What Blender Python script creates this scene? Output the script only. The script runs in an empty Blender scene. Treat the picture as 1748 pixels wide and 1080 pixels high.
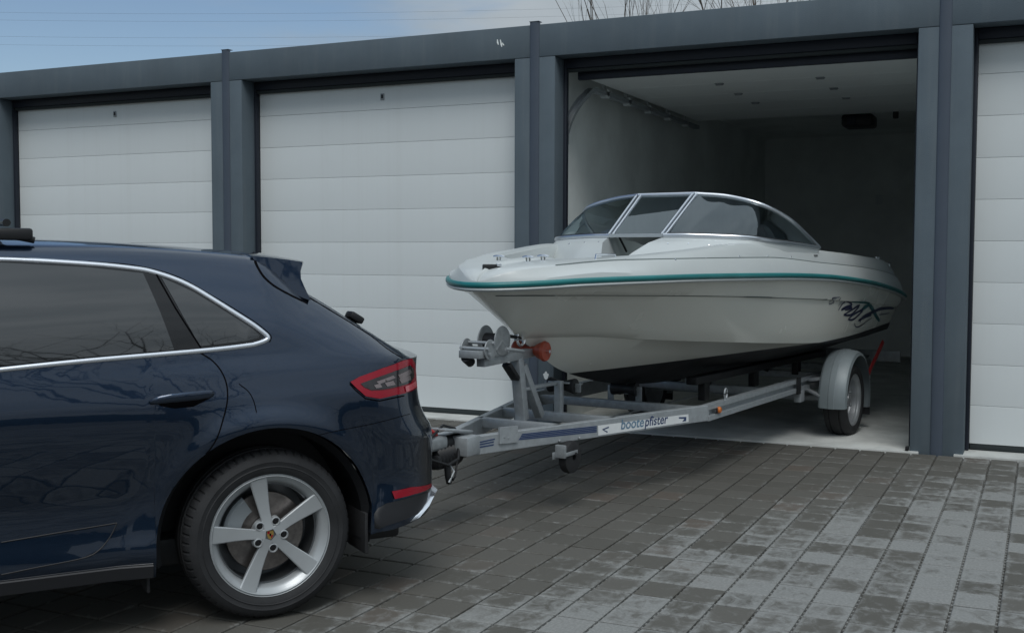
import bpy, bmesh, math, random
import numpy as np
from mathutils import Vector, Matrix
from mathutils.bvhtree import BVHTree
from mathutils.geometry import delaunay_2d_cdt

# ------------------------------------------------------------------ camera
W = 3.5                                     # width of one garage unit in metres
FPX = 1952.7                                # focal length in photograph pixels (1748 wide)
PITCH, ROLL, YAW = math.radians(-3.16), math.radians(.139), math.radians(24.968)
CAM = np.array([2.2142*W, -2.7428*W, .4534*W])
_fw = np.array([-math.sin(YAW), math.cos(YAW), 0.]); _rt = np.array([math.cos(YAW), math.sin(YAW), 0.]); _up = np.array([0, 0, 1.])
CF = _fw*math.cos(PITCH)+_up*math.sin(PITCH); _u0 = -_fw*math.sin(PITCH)+_up*math.cos(PITCH)
CR = _rt*math.cos(ROLL)+_u0*math.sin(ROLL); CU = -_rt*math.sin(ROLL)+_u0*math.cos(ROLL)
def pxray(x, y): return CF+CR*((x-874)/FPX)+CU*((540-y)/FPX)
def topx(P):
    d = np.array(P, float)-CAM; return 874+FPX*(d@CR)/(d@CF), 540-FPX*(d@CU)/(d@CF), d@CF
scene = bpy.context.scene
COL = scene.collection
cd = bpy.data.cameras.new('camera'); cam = bpy.data.objects.new('camera', cd); COL.objects.link(cam)
cd.sensor_width = 36; cd.lens = FPX/1748*36; cd.clip_start = .1; cd.clip_end = 2000
mt = Matrix(((CR[0], CU[0], -CF[0], CAM[0]), (CR[1], CU[1], -CF[1], CAM[1]), (CR[2], CU[2], -CF[2], CAM[2]), (0, 0, 0, 1)))
cam.matrix_world = mt
scene.camera = cam

# ------------------------------------------------------------------ sky and sun
SUN_EL, SUN_AZ = math.radians(56), math.radians(154)     # azimuth: compass angle from +Y towards +X of the point the light comes from
wd = bpy.data.worlds.new('World'); scene.world = wd; wd.use_nodes = True
nt = wd.node_tree; nt.nodes.clear()
def nd(nt, typ, ins=None, **props):
    n = nt.nodes.new(typ)
    for k, v in props.items(): setattr(n, k, v)
    for k, v in (ins or {}).items():
        if hasattr(v, 'bl_idname') and hasattr(v, 'outputs'): v = v.outputs[0]
        if isinstance(v, bpy.types.NodeSocket): nt.links.new(v, n.inputs[k])
        else:
            s = n.inputs[k]
            if s.type == 'RGBA' and len(v) == 3: v = (*v, 1)
            s.default_value = v
    return n
def mth(nt, op, a, b=0., c=None, clamp=False):
    ins = {0: a, 1: b}
    if c is not None: ins[2] = c
    return nd(nt, 'ShaderNodeMath', ins, operation=op, use_clamp=clamp).outputs[0]
def mixc(nt, f, a, b, bt='MIX'):
    n = nd(nt, 'ShaderNodeMix', data_type='RGBA', blend_type=bt, clamp_factor=True)
    for k, v in ((0, f), (6, a), (7, b)):
        if isinstance(v, bpy.types.NodeSocket): nt.links.new(v, n.inputs[k])
        elif k == 0: n.inputs[0].default_value = v
        else: n.inputs[k].default_value = (*v[:3], 1)
    return n.outputs[2]
def smooth(nt, x, a, b):
    n = nd(nt, 'ShaderNodeMapRange', {'Value': x, 'From Min': a, 'From Max': b}, interpolation_type='SMOOTHSTEP'); return n.outputs[0]
sky = nd(nt, 'ShaderNodeTexSky', sky_type='NISHITA', sun_disc=False, sun_elevation=SUN_EL, sun_rotation=SUN_AZ, air_density=1.0, dust_density=.35, ozone_density=2.0)
tc = nd(nt, 'ShaderNodeTexCoord')
sep = nd(nt, 'ShaderNodeSeparateXYZ', {0: tc.outputs['Generated']})
mapn = nd(nt, 'ShaderNodeMapping', {'Vector': tc.outputs['Generated'], 'Scale': (1., 1., 3.2), 'Location': (.35, .2, .1)})
n1 = nd(nt, 'ShaderNodeTexNoise', {'Vector': mapn.outputs[0], 'Scale': 2.6, 'Detail': 7., 'Roughness': .56, 'Distortion': .25})
# a broken cloud deck: thicker towards the garages' right end, a clear stretch towards their left end
side = mth(nt, 'MULTIPLY', mth(nt, 'ADD', sep.outputs[0], .56), 1.3)
cl = smooth(nt, mth(nt, 'ADD', mth(nt, 'SUBTRACT', n1.outputs[0], .5), side), -.06, .20)
n2 = nd(nt, 'ShaderNodeTexNoise', {'Vector': mapn.outputs[0], 'Scale': 5.5, 'Detail': 5., 'Roughness': .5})
cc = mixc(nt, smooth(nt, n2.outputs[0], .3, .7), (6.2, 7.2, 8.0), (8.1, 9.1, 9.9))
# an overcast deck is about three times as bright overhead as at the horizon
ovc = mth(nt, 'DIVIDE', mth(nt, 'ADD', 1., mth(nt, 'MULTIPLY', mth(nt, 'MAXIMUM', sep.outputs[2], 0.), 2.)), 3.)
cc = nd(nt, 'ShaderNodeVectorMath', {0: cc, 'Scale': ovc}, operation='SCALE').outputs[0]
skyc = nd(nt, 'ShaderNodeVectorMath', {0: sky.outputs[0], 'Scale': .80}, operation='SCALE').outputs[0]
skc = mixc(nt, cl, skyc, cc)
bg = nd(nt, 'ShaderNodeBackground', {'Color': skc, 'Strength': .105})
out = nd(nt, 'ShaderNodeOutputWorld', {'Surface': bg})

sl = bpy.data.lights.new('sun', 'SUN'); sl.energy = 1.4; sl.angle = math.radians(30); sl.color = (1, .98, .95)
so = bpy.data.objects.new('sun', sl); COL.objects.link(so)
sd = Vector((math.sin(SUN_AZ)*math.cos(SUN_EL), math.cos(SUN_AZ)*math.cos(SUN_EL), math.sin(SUN_EL)))
so.rotation_euler = sd.to_track_quat('Z', 'Y').to_euler(); so.location = sd*40
vs = scene.view_settings
vs.view_transform = 'Standard'; vs.look = 'None'; vs.exposure = 0.08; vs.gamma = 1; vs.use_curve_mapping = False

# ------------------------------------------------------------------ helpers
def mat(name, col, rough=.5, metal=0., bump=0., bscale=40., var=0., vscale=3., coat=0., spec=.5, col2=None, detail=4.):
    m = bpy.data.materials.new(name); m.use_nodes = True; t = m.node_tree; b = t.nodes['Principled BSDF']
    b.inputs['Roughness'].default_value = rough; b.inputs['Metallic'].default_value = metal
    b.inputs['Coat Weight'].default_value = coat; b.inputs['Coat Roughness'].default_value = .03
    b.inputs['Specular IOR Level'].default_value = spec
    g = nd(t, 'ShaderNodeTexCoord')
    if var or col2:
        n = nd(t, 'ShaderNodeTexNoise', {'Vector': g.outputs['Object'], 'Scale': vscale, 'Detail': detail, 'Roughness': .6})
        c2 = col2 or tuple(c*(1-var) for c in col); c1 = col if col2 else tuple(min(1, c*(1+var)) for c in col)
        t.links.new(mixc(t, smooth(t, n.outputs[0], .3, .7), c1, c2), b.inputs['Base Color'])
        r = mth(t, 'ADD', mth(t, 'MULTIPLY', n.outputs[0], .16), rough-.08, clamp=True); t.links.new(r, b.inputs['Roughness'])
    else: b.inputs['Base Color'].default_value = (*col, 1)
    if bump:
        n = nd(t, 'ShaderNodeTexNoise', {'Vector': g.outputs['Object'], 'Scale': bscale, 'Detail': 3., 'Roughness': .6})
        bp = nd(t, 'ShaderNodeBump', {'Height': n.outputs[0], 'Strength': bump, 'Distance': .01}); t.links.new(bp.outputs[0], b.inputs['Normal'])
    return m
def streaks(m, amt, sc=(5., 5., .22)):
    """faint run marks down an upright face"""
    t = m.node_tree; b = t.nodes['Principled BSDF']; src = b.inputs['Base Color'].links[0].from_socket
    g = nd(t, 'ShaderNodeTexCoord'); mp = nd(t, 'ShaderNodeMapping', {'Vector': g.outputs['Object'], 'Scale': sc})
    n = nd(t, 'ShaderNodeTexNoise', {'Vector': mp.outputs[0], 'Scale': 2.2, 'Detail': 5., 'Roughness': .65})
    n2 = nd(t, 'ShaderNodeTexNoise', {'Vector': g.outputs['Object'], 'Scale': 1.1, 'Detail': 3.})
    f = mth(t, 'MULTIPLY', mth(t, 'MULTIPLY', smooth(t, n.outputs[0], .42, .78), smooth(t, n2.outputs[0], .35, .65)), amt)
    t.links.new(mixc(t, f, src, (.42, .42, .39) if amt > 0 else (0, 0, 0)), b.inputs['Base Color'])
def link(o, parent=None):
    COL.objects.link(o)
    if parent is not None: o.parent = parent
    return o
def mk(name, V, Fc, m, parent=None, smooth_=False, kind=None, sharp=None):
    me = bpy.data.meshes.new(name); me.from_pydata([tuple(map(float, v)) for v in V], [], [tuple(f) for f in Fc]); me.validate()
    o = bpy.data.objects.new(name, me); me.materials.append(m); link(o, parent)
    if smooth_:
        me.shade_smooth()
        if sharp: me.set_sharp_from_angle(angle=math.radians(sharp))
    if kind: o['kind'] = kind
    return o
def bmo(name, bm, m, parent=None, smooth_=False, sharp=35):
    bmesh.ops.recalc_face_normals(bm, faces=bm.faces)
    me = bpy.data.meshes.new(name); bm.to_mesh(me); bm.free(); me.materials.append(m)
    o = bpy.data.objects.new(name, me); link(o, parent)
    if smooth_: me.shade_smooth(); me.set_sharp_from_angle(angle=math.radians(sharp))
    return o
def bbox_bm(bm, lo, hi, bev=0., seg=2, M=None):
    c = [(a+b)/2 for a, b in zip(lo, hi)]; d = [b-a for a, b in zip(lo, hi)]
    r = bmesh.ops.create_cube(bm, size=1.); vs_ = r['verts']
    for v in vs_: v.co = Vector((v.co.x*d[0]+c[0], v.co.y*d[1]+c[1], v.co.z*d[2]+c[2]))
    if bev:
        es = list({e for v in vs_ for e in v.link_edges})
        rr = bmesh.ops.bevel(bm, geom=es, offset=bev, segments=seg, affect='EDGES', profile=.5)
        vs_ = list({v for f in rr['faces'] for v in f.verts}|{v for v in vs_ if v.is_valid})
    if M is not None:
        for v in vs_: v.co = M@v.co
    return vs_
def box(name, lo, hi, m, parent=None, bev=.004, M=None, seg=2):
    bm = bmesh.new(); bbox_bm(bm, lo, hi, bev, seg, M); return bmo(name, bm, m, parent, smooth_=bev > 0)
def frame_on(pts, upv=(0, 0, 1)):
    P = [Vector(p) for p in pts]; out = []
    for i, p in enumerate(P):
        t = ((P[min(i+1, len(P)-1)]-P[max(i-1, 0)])).normalized()
        a = Vector(upv).cross(t)
        if a.length < 1e-3: a = Vector((1, 0, 0)).cross(t)
        a.normalize(); b = t.cross(a); out.append((p, a, b))
    return out
def tube_data(pts, rad, n=10, closed=False, prof=None, upv=(0, 0, 1), ups=None, caps=True):
    fr = frame_on(pts, upv); V = []; Fc = []
    if ups is not None:
        fr2 = []
        for (p, a, b), u_ in zip(fr, ups):
            t = a.cross(b); b2 = (Vector(u_)-t*t.dot(Vector(u_))).normalized(); fr2.append((p, b2.cross(t), b2))
        fr = fr2
    prof = prof or [(math.cos(2*math.pi*k/n), math.sin(2*math.pi*k/n)) for k in range(n)]
    n = len(prof)
    for i, (p, a, b) in enumerate(fr):
        r = rad[i] if hasattr(rad, '__len__') else rad
        for (x, y) in prof: V.append(p+a*(x*r)+b*(y*r))
    L = len(fr)
    for i in range(L if closed else L-1):
        for k in range(n): Fc.append((i*n+k, i*n+(k+1) % n, ((i+1) % L)*n+(k+1) % n, ((i+1) % L)*n+k))
    if caps and not closed: Fc.append(tuple(range(n))[::-1]); Fc.append(tuple((L-1)*n+k for k in range(n)))
    return V, Fc
def tube(name, pts, rad, m, parent=None, n=10, closed=False, prof=None, upv=(0, 0, 1), ups=None, sharp=40):
    V, Fc = tube_data(pts, rad, n, closed, prof, upv, ups); o = mk(name, V, Fc, m, parent, True, sharp=sharp); fixn(o); return o
def fixn(o):
    bm = bmesh.new(); bm.from_mesh(o.data); bmesh.ops.recalc_face_normals(bm, faces=bm.faces); bm.to_mesh(o.data); bm.free()
def grid_faces(nu, nv, wrapu=False, wrapv=False, off=0):
    F = []
    for i in range(nu if wrapu else nu-1):
        for j in range(nv if wrapv else nv-1):
            F.append((off+i*nv+j, off+((i+1) % nu)*nv+j, off+((i+1) % nu)*nv+(j+1) % nv, off+i*nv+(j+1) % nv))
    return F
def lathe(name, prof, m, parent=None, n=48, axis='Y', M=None, mod=None, sharp=35, closed=True):
    """prof: (radius, position along the axis)"""
    V = []
    for i in range(n):
        a = 2*math.pi*i/n
        for j, (r, h) in enumerate(prof):
            if mod: r = mod(i, j, r)
            v = Vector((r*math.cos(a), h, r*math.sin(a))) if axis == 'Y' else (Vector((h, r*math.cos(a), r*math.sin(a))) if axis == 'X' else Vector((r*math.cos(a), r*math.sin(a), h)))
            V.append(M@v if M is not None else v)
    F = grid_faces(n, len(prof), wrapu=True, wrapv=closed)
    o = mk(name, V, F, m, parent, True, sharp=sharp); fixn(o); return o
def pch(xs, ys):
    xs = np.array(xs, float); ys = np.array(ys, float); h = np.diff(xs); dl = np.diff(ys)/h
    d = np.zeros(len(xs)); d[0] = dl[0]; d[-1] = dl[-1]
    for i in range(1, len(xs)-1):
        if dl[i-1]*dl[i] > 0:
            w1 = 2*h[i]+h[i-1]; w2 = h[i]+2*h[i-1]; d[i] = (w1+w2)/(w1/dl[i-1]+w2/dl[i])
    def fn(x):
        if x <= xs[0]: return float(ys[0])
        if x >= xs[-1]: return float(ys[-1])
        i = int(np.searchsorted(xs, x)-1); i = max(0, min(i, len(h)-1)); t = (x-xs[i])/h[i]
        return float((1+2*t)*(1-t)**2*ys[i]+t*(1-t)**2*h[i]*d[i]+t*t*(3-2*t)*ys[i+1]+t*t*(t-1)*h[i]*d[i+1])
    return fn
def crv(pts, n=8):
    """Catmull-Rom through points, n samples a span"""
    P = [np.array(p, float) for p in pts]; P = [2*P[0]-P[1]]+P+[2*P[-1]-P[-2]]; out = []
    for i in range(1, len(P)-2):
        for k in range(n):
            t = k/n; a, b, c, d = P[i-1:i+3]
            out.append(.5*((2*b)+(c-a)*t+(2*a-5*b+4*c-d)*t*t+(3*b-a-3*c+d)*t**3))
    out.append(P[-2]); return out
def empty(name, loc, rz, label, cat, group=None):
    o = bpy.data.objects.new(name, None); COL.objects.link(o); o.location = loc; o.rotation_euler = (0, 0, rz); o.empty_display_size = .2
    o['label'] = label; o['category'] = cat
    if group: o['group'] = group
    return o
def tag(o, label, cat, group=None):
    o['label'] = label; o['category'] = cat
    if group: o['group'] = group
    return o
def instance(o, parent, M=None, name=None):
    c = o.copy(); COL.objects.link(c); c.parent = parent
    if M is not None: c.matrix_local = M
    return c
rnd = random.Random(7)

# ------------------------------------------------------------------ materials
M_post = mat('anthracite_render', (.098, .128, .152), .78, bump=.35, bscale=160, var=.07, vscale=1.6, spec=.3)
M_strip = mat('anthracite_sheet', (.062, .080, .108), .5, var=.06, vscale=2., spec=.4)
M_frame = mat('dark_door_frame', (.018, .023, .034), .5, spec=.3)
M_seal = mat('rubber_seal', (.03, .038, .04), .7, spec=.3)
M_door = mat('white_door_steel', (.665, .71, .72), .46, bump=.04, bscale=90, var=.012, vscale=.9, spec=.35)
M_conc = mat('pale_concrete', (.83, .87, .85), .85, bump=.2, bscale=60, var=.08, vscale=1.4, spec=.25)
M_floor = mat('concrete_slab', (.47, .485, .47), .8, bump=.25, bscale=45, var=.16, vscale=2.2, spec=.25)
streaks(M_post, .08); streaks(M_door, .12)
M_leaf = mat('white_leaf_underside', (.84, .87, .86), .5, var=.02, vscale=1.)
M_black = mat('black_plastic', (.012, .013, .015), .5, spec=.4)
M_rubber = mat('tyre_rubber', (.022, .023, .025), .68, bump=.15, bscale=120, var=.22, vscale=6., spec=.35)
M_galv = mat('galvanised_steel', (.36, .39, .41), .5, metal=.4, var=.09, vscale=22., bump=.05, bscale=70, detail=6.)
M_galvd = mat('weathered_zinc', (.30, .325, .34), .52, metal=.4, var=.14, vscale=18., detail=6.)
M_chrome = mat('polished_metal', (.78, .80, .83), .14, metal=1.)
M_alu = mat('brushed_aluminium', (.62, .65, .69), .3, metal=.95)
M_satin = mat('satin_trim', (.74, .77, .82), .27, metal=.9)

# ------------------------------------------------------------------ ground and paving
def struct(o): o['kind'] = 'structure'; return o
M_ground = mat('gravel_yard', (.10, .10, .09), .9, bump=.4, bscale=30, var=.25, vscale=.6)
struct(mk('ground', [(-500, -500, -.09), (500, -500, -.09), (500, 500, -.09), (-500, 500, -.09)], [(0, 1, 2, 3)], M_ground))
PX, PY = .196, .227                                   # paver pitch
JX, JY = 6.815, -.03
def paver_mat():
    m = bpy.data.materials.new('weathered_paver'); m.use_nodes = True; t = m.node_tree; b = t.nodes['Principled BSDF']
    g = nd(t, 'ShaderNodeNewGeometry'); s = nd(t, 'ShaderNodeSeparateXYZ', {0: g.outputs['Position']})
    x = mth(t, 'DIVIDE', mth(t, 'SUBTRACT', s.outputs[0], JX), PX); y = mth(t, 'DIVIDE', mth(t, 'SUBTRACT', s.outputs[1], JY), PY)
    cell = nd(t, 'ShaderNodeCombineXYZ', {0: mth(t, 'FLOOR', x), 1: mth(t, 'FLOOR', y)})
    wn = nd(t, 'ShaderNodeTexWhiteNoise', {'Vector': cell.outputs[0]}, noise_dimensions='2D')
    r1 = wn.outputs[0]; r2 = nd(t, 'ShaderNodeSeparateColor', {0: wn.outputs[1]}).outputs[1]
    def edge(v, p): fr = mth(t, 'FRACT', v); return mth(t, 'MULTIPLY', mth(t, 'MINIMUM', fr, mth(t, 'SUBTRACT', 1., fr)), p)
    ed = mth(t, 'MINIMUM', edge(x, PX), edge(y, PY))
    mp = nd(t, 'ShaderNodeMapping', {'Vector': g.outputs['Position'], 'Scale': (1.15, .85, 1)})
    nz = nd(t, 'ShaderNodeTexNoise', {'Vector': mp.outputs[0], 'Scale': 11., 'Detail': 6., 'Roughness': .66, 'Distortion': .9})
    big = nd(t, 'ShaderNodeTexNoise', {'Vector': g.outputs['Position'], 'Scale': .55, 'Detail': 2.})
    fine = nd(t, 'ShaderNodeTexNoise', {'Vector': g.outputs['Position'], 'Scale': 75., 'Detail': 3.})
    # lime bloom: strongest on the open yard, and along the edges of each stone
    reg = mth(t, 'ADD', smooth(t, mth(t, 'ADD', s.outputs[0], mth(t, 'MULTIPLY', s.outputs[1], -.42)), 6.6, 8.7), mth(t, 'MULTIPLY', mth(t, 'SUBTRACT', big.outputs[0], .5), .7))
    ef = mth(t, 'SUBTRACT', 1., smooth(t, ed, .004, .045))
    v = mth(t, 'ADD', mth(t, 'ADD', mth(t, 'ADD', mth(t, 'MULTIPLY', nz.outputs[0], .8), .08), mth(t, 'MULTIPLY', ef, .12)), mth(t, 'ADD', mth(t, 'MULTIPLY', reg, .30), mth(t, 'MULTIPLY', mth(t, 'MULTIPLY', mth(t, 'SUBTRACT', r1, .5), .44), mth(t, 'ADD', mth(t, 'MULTIPLY', reg, .75, clamp=True), .28))))
    film = smooth(t, v, .60, .90)
    c0 = mixc(t, r2, (.088, .085, .074), (.112, .108, .096))
    c0 = mixc(t, mth(t, 'MULTIPLY', smooth(t, r1, .86, .98), .7), c0, (.125, .102, .084))
    c0 = mixc(t, mth(t, 'MULTIPLY', fine.outputs[0], .35), c0, (.062, .063, .062))
    c1 = mixc(t, smooth(t, fine.outputs[0], .35, .7), (.212, .219, .215), (.268, .275, .268))
    t.links.new(mixc(t, mth(t, 'MULTIPLY', film, .86), c0, c1), b.inputs['Base Color'])
    b.inputs['Roughness'].default_value = .8; b.inputs['Specular IOR Level'].default_value = .3
    bp = nd(t, 'ShaderNodeBump', {'Height': mth(t, 'ADD', fine.outputs[0], mth(t, 'MULTIPLY', nz.outputs[0], .8)), 'Strength': .35, 'Distance': .004}); t.links.new(bp.outputs[0], b.inputs['Normal'])
    return m
M_paver = paver_mat()
M_sand = mat('joint_sand', (.018, .019, .018), .95, bump=.4, bscale=90, var=.3, vscale=20)
bed = struct(mk('paving', [(-12, -18, -.028), (15, -18, -.028), (15, -.03, -.028), (-12, -.03, -.028)], [(0, 1, 2, 3)], M_sand))
PA = math.radians(36)
CARB = np.array([4.753, -5.657, 0.]); CUu = np.array([math.sin(PA), math.cos(PA), 0]); CNn = np.array([-math.cos(PA), math.sin(PA), 0])
hx, hy = PX/2-.0058, PY/2-.0062
pV = [(-hx, -hy, -.05), (hx, -hy, -.05), (hx, hy, -.05), (-hx, hy, -.05), (-hx, -hy, -.004), (hx, -hy, -.004), (hx, hy, -.004), (-hx, hy, -.004),
      (-hx+.005, -hy+.005, 0), (hx-.005, -hy+.005, 0), (hx-.005, hy-.005, 0), (-hx+.005, hy-.005, 0)]
pF = [(8, 9, 10, 11)]+[(a, (a+1) % 4, 4+(a+1) % 4, 4+a) for a in range(4)]+[(4+a, 4+(a+1) % 4, 8+(a+1) % 4, 8+a) for a in range(4)]
for y0 in (-.085, -.03, .03, .085):                      # spacer nibs along the wide joint
    n0 = len(pV); pV += [(x, y0+dy, z) for z in (-.05, -.011) for x, dy in ((hx, -.010), (hx+.0112, -.008), (hx+.0112, .008), (hx, .010))]
    pF += [(n0+4, n0+5, n0+6, n0+7), (n0, n0+1, n0+5, n0+4), (n0+2, n0+3, n0+7, n0+6)]
cells = []
for i in range(int((-12-JX)/PX), int((15-JX)/PX)):
    for j in range(0, int(17.9/PY)):
        c = (JX+(i+.5)*PX, JY-(j+.5)*PY); x, y, d = topx((c[0], c[1], 0)); ar = 0
        if d > .5 and -30 < x < 1778 and y < 1100:
            s_ = (c[0]-CARB[0])*CUu[0]+(c[1]-CARB[1])*CUu[1]; t_ = (c[0]-CARB[0])*CNn[0]+(c[1]-CARB[1])*CNn[1]
            if not (s_ < .75 and t_ > .05): ar = 1/d**3
        cells.append((ar, c))
cells.sort(key=lambda q: -q[0])
pm = bpy.data.meshes.new('paver'); pm.from_pydata(pV, [], pF); pm.materials.append(M_paver)
for k, (ar, c) in enumerate(cells[:300]):
    o = bpy.data.objects.new('paver', pm); link(o, bed); o.location = (c[0], c[1], rnd.uniform(-.0015, .0015)); o.rotation_euler = (rnd.uniform(-.004, .004), rnd.uniform(-.004, .004), rnd.uniform(-.004, .004))
V = []; Fc = []
for ar, c in cells[300:]:
    n0 = len(V); dz = rnd.uniform(-.0015, .0015); tx = rnd.uniform(-.004, .004); ty = rnd.uniform(-.004, .004)
    V += [(c[0]+p[0], c[1]+p[1], p[2]+dz+p[0]*tx+p[1]*ty) for p in pV]; Fc += [tuple(n0+a for a in f) for f in pF]
mk('paver_field', V, Fc, M_paver, bed, kind='stuff')

# ------------------------------------------------------------------ garages
ZH, ZR, DY, ZT, Z1, ZP = 3.3625, 3.652, .264, 3.2456, 3.010, .3294
DEPTH = 9.0
UL = {-2: 'anthracite garage unit at the far end, mostly hidden behind the dark car',
      -1: 'garage with closed white door rising behind the roof of the dark blue car',
      0: 'garage with closed white door behind the bow of the boat, chipped paint on its lintel',
      1: 'open garage with the motorboat backed halfway in, its door raised',
      2: 'garage with closed white door on the stern side of the open one'}
pan_cache = {}
def panel_mesh(w, h):
    key = (round(w, 3), round(h, 3))
    if key not in pan_cache:
        bm = bmesh.new(); bbox_bm(bm, (0, 0, 0), (w, .04, h), 0)
        es = [e for e in bm.edges if all(v.co.y < .01 for v in e.verts)]
        bmesh.ops.bevel(bm, geom=es, offset=.005, segments=3, affect='EDGES', profile=.6)
        bmesh.ops.recalc_face_normals(bm, faces=bm.faces)
        me = bpy.data.meshes.new('panel'); bm.to_mesh(me); bm.free(); me.materials.append(M_door); me.shade_smooth(); me.set_sharp_from_angle(angle=math.radians(35)); pan_cache[key] = me
    return pan_cache[key]
strip_prof = [(.047*math.cos(a), .014*math.sin(a)) for a in np.linspace(0, math.pi, 11)]+[(-.047, -.02), (.047, -.02)]
for k in range(-2, 3):
    g = empty('garage_unit', (k*W, 0, 0), 0, UL[k], 'garage', 'row of prefabricated garages')
    for nm, a, b in (('left_post', .028, .2), ('right_post', W-.2, W-.028)):
        box(nm, (a, 0, -.03), (b, .262, ZH-.003), M_post, g, .006)
    box('header', (.0025, 0, ZH), (W-.0025, .3, ZR), M_post, g, .006)
    box('left_wall', (.02, .264, -.03), (.13, DEPTH, ZR-.02), M_conc, g, .0)
    box('right_wall', (W-.13, .264, -.03), (W-.02, DEPTH, ZR-.02), M_conc, g, .0)
    box('back_wall', (.131, DEPTH-.12, -.03), (W-.131, DEPTH, ZR-.02), M_conc, g, .0)
    box('roof_slab', (.131, .301, 3.42), (W-.131, DEPTH-.121, ZR-.021), M_conc, g, .0)
    box('floor_slab', (.131 if k != 1 else .131, -.028, -.08), (W-.131, DEPTH-.121, .014), M_floor, g, .006)
    V, Fc = tube_data([(0, 0, -.03), (0, 0, ZR+.022)], 1., prof=[(-x, -y) for x, y in strip_prof], ups=[(0, 1, 0)]*2)
    # joint cover runs up the seam between two units
    V = []; Fc = []
    for z in (-.03, ZR+.024):
        V += [(x, -y, z) for x, y in strip_prof]
    n = len(strip_prof); Fc = [(i, (i+1) % n, n+(i+1) % n, n+i) for i in range(n)]+[tuple(range(n)), tuple(range(n, 2*n))]
    o = mk('joint_cover', V, Fc, M_strip, g, True, sharp=40); fixn(o)
    box('joint_cap', (-.049, -.017, ZR+.0245), (.049, .06, ZR+.031), M_strip, g, .004)
    zt = ZT
    box('door_jamb', (.2005, .205, 0.02), (.229, .262, ZH-.004), M_frame, g, .003)
    box('door_jamb', (W-.229, .205, 0.02), (W-.2005, .262, ZH-.004), M_frame, g, .003)
    hd = box('door_lintel', (.2295, .200, zt+.028), (W-.2295, .261, ZH-.002), M_frame, g, .004)
    box('lintel_seal', (.2295, .215, zt-.004), (W-.2295, .259, zt+.027), M_seal, hd, .006)
    if k != 1:
        d = box('sectional_door', (.24, .312, .03), (W-.24, .325, 3.30), M_galvd, g, .002)
        zs = [3.30]+[Z1-ZP*i for i in range(9)]+[.066]
        for i in range(10):
            me = panel_mesh(W-.458, zs[i]-zs[i+1]-.0016)
            o = bpy.data.objects.new('panel', me); link(o, d); o.location = (.229, DY, zs[i+1]+.0008)
        box('bottom_seal', (.231, DY+.004, .016), (W-.231, DY+.034, .0655), M_seal, d, .006)
        lk = box('lock', (1.73-.022, DY-.007, 3.135-.034), (1.73+.022, DY-.0005, 3.135+.034), M_galvd, d, .004)
        box('keyhole', (1.73-.012, DY-.0095, 3.135-.016), (1.73+.012, DY-.0073, 3.135+.022), M_black, lk, .001)
    else:
        d = box('sectional_door', (.36, .42, 3.236), (W-.2, 4.1, 3.246), M_conc, g, .002)
        ys = np.linspace(.42, 4.1, 6)
        for i in range(5):
            bm = bmesh.new(); bbox_bm(bm, (.36, ys[i]+.002, 3.2), (W-.2, ys[i+1]-.002, 3.234), .004, 1); bmo('panel', bm, M_leaf, d)
        for xh in (1.40, 2.34):
            for yh in (1.17, 1.91, 2.66):
                bm = bmesh.new(); bbox_bm(bm, (xh-.04, yh-.03, 3.190), (xh+.04, yh+.03, 3.199), .003, 1); bbox_bm(bm, (xh-.036, yh-.01, 3.180), (xh+.036, yh+.01, 3.189), .003, 1)
                bmo('hinge', bm, M_galvd, d)
        box('bottom_seal', (.30, .30, 3.178), (W-.19, .345, 3.26), M_frame, d, .008)
        for sx, x in ((1, .31), (-1, W-.165)):
            vx = .16 if sx > 0 else W-.155; box('vertical_track', (vx-.02, .31, .03), (vx+.02, .38, 2.75), M_galvd, g, .003)
            pth = [(vx, .34, 2.60), (vx, .34, 2.70)]+[(vx+(x-vx)*min(1., a), .34+.36*(1-math.cos(a)), 2.72+.42*math.sin(a)) for a in np.linspace(.2, math.pi/2, 8)]+[(x, 2.5, 3.14), (x, 4.25, 3.14)]
            tr = tube('door_track', pth, 1., M_galv, g, prof=[(-.02*sx, -.035), (.02*sx, -.035), (.02*sx, -.03), (-.015*sx, -.03), (-.015*sx, .03), (.02*sx, .03), (.02*sx, .035), (-.02*sx, .035)], upv=(1e-4, 0, 1) if 0 else (1, 0, 0), sharp=20)
            for yb in (1.0, 1.65, 2.35, 3.05, 3.75):
                bm = bmesh.new(); bbox_bm(bm, (x-.035, yb-.035, 3.10), (x+.035, yb+.035, 3.185), .004, 1); bbox_bm(bm, (x-.012*sx-.012, yb-.02, 3.185), (x-.012*sx+.012, yb+.02, 3.419), .0, 1); bmo('track_bracket', bm, M_door, tr)
        op = box('door_opener', (2.05, 4.2, 3.07), (2.40, 4.62, 3.21), M_black, g, .03)
        box('opener_lamp', (2.12, 4.185, 3.09), (2.22, 4.2, 3.18), M_frame, op, .004)
        box('opener_rail', (2.2, .4, 3.262), (2.25, 4.25, 3.29), M_galvd, op, .003)
        box('sensor', (2.60, 4.4, 3.16), (2.66, 4.46, 3.42), M_black, g, .01)
        box('light_switch', (1.85, DEPTH-.15, 2.35), (1.95, DEPTH-.121, 2.50), M_door, g, .006)
        box('floor_edge_foot', (W-.232, -.024, .0145), (W-.205, .02, .05), M_black, g, .006)
    if k == 1:
        a_ = [i*2*math.pi/14 for i in range(14)]; mk('sticker', [(.125+.026*math.cos(a)*(1+.25*math.sin(5*a)), -.0015, .47+.034*math.sin(a)*(1+.2*math.cos(4*a))) for a in a_], [tuple(range(14))], M_door, g)
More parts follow.
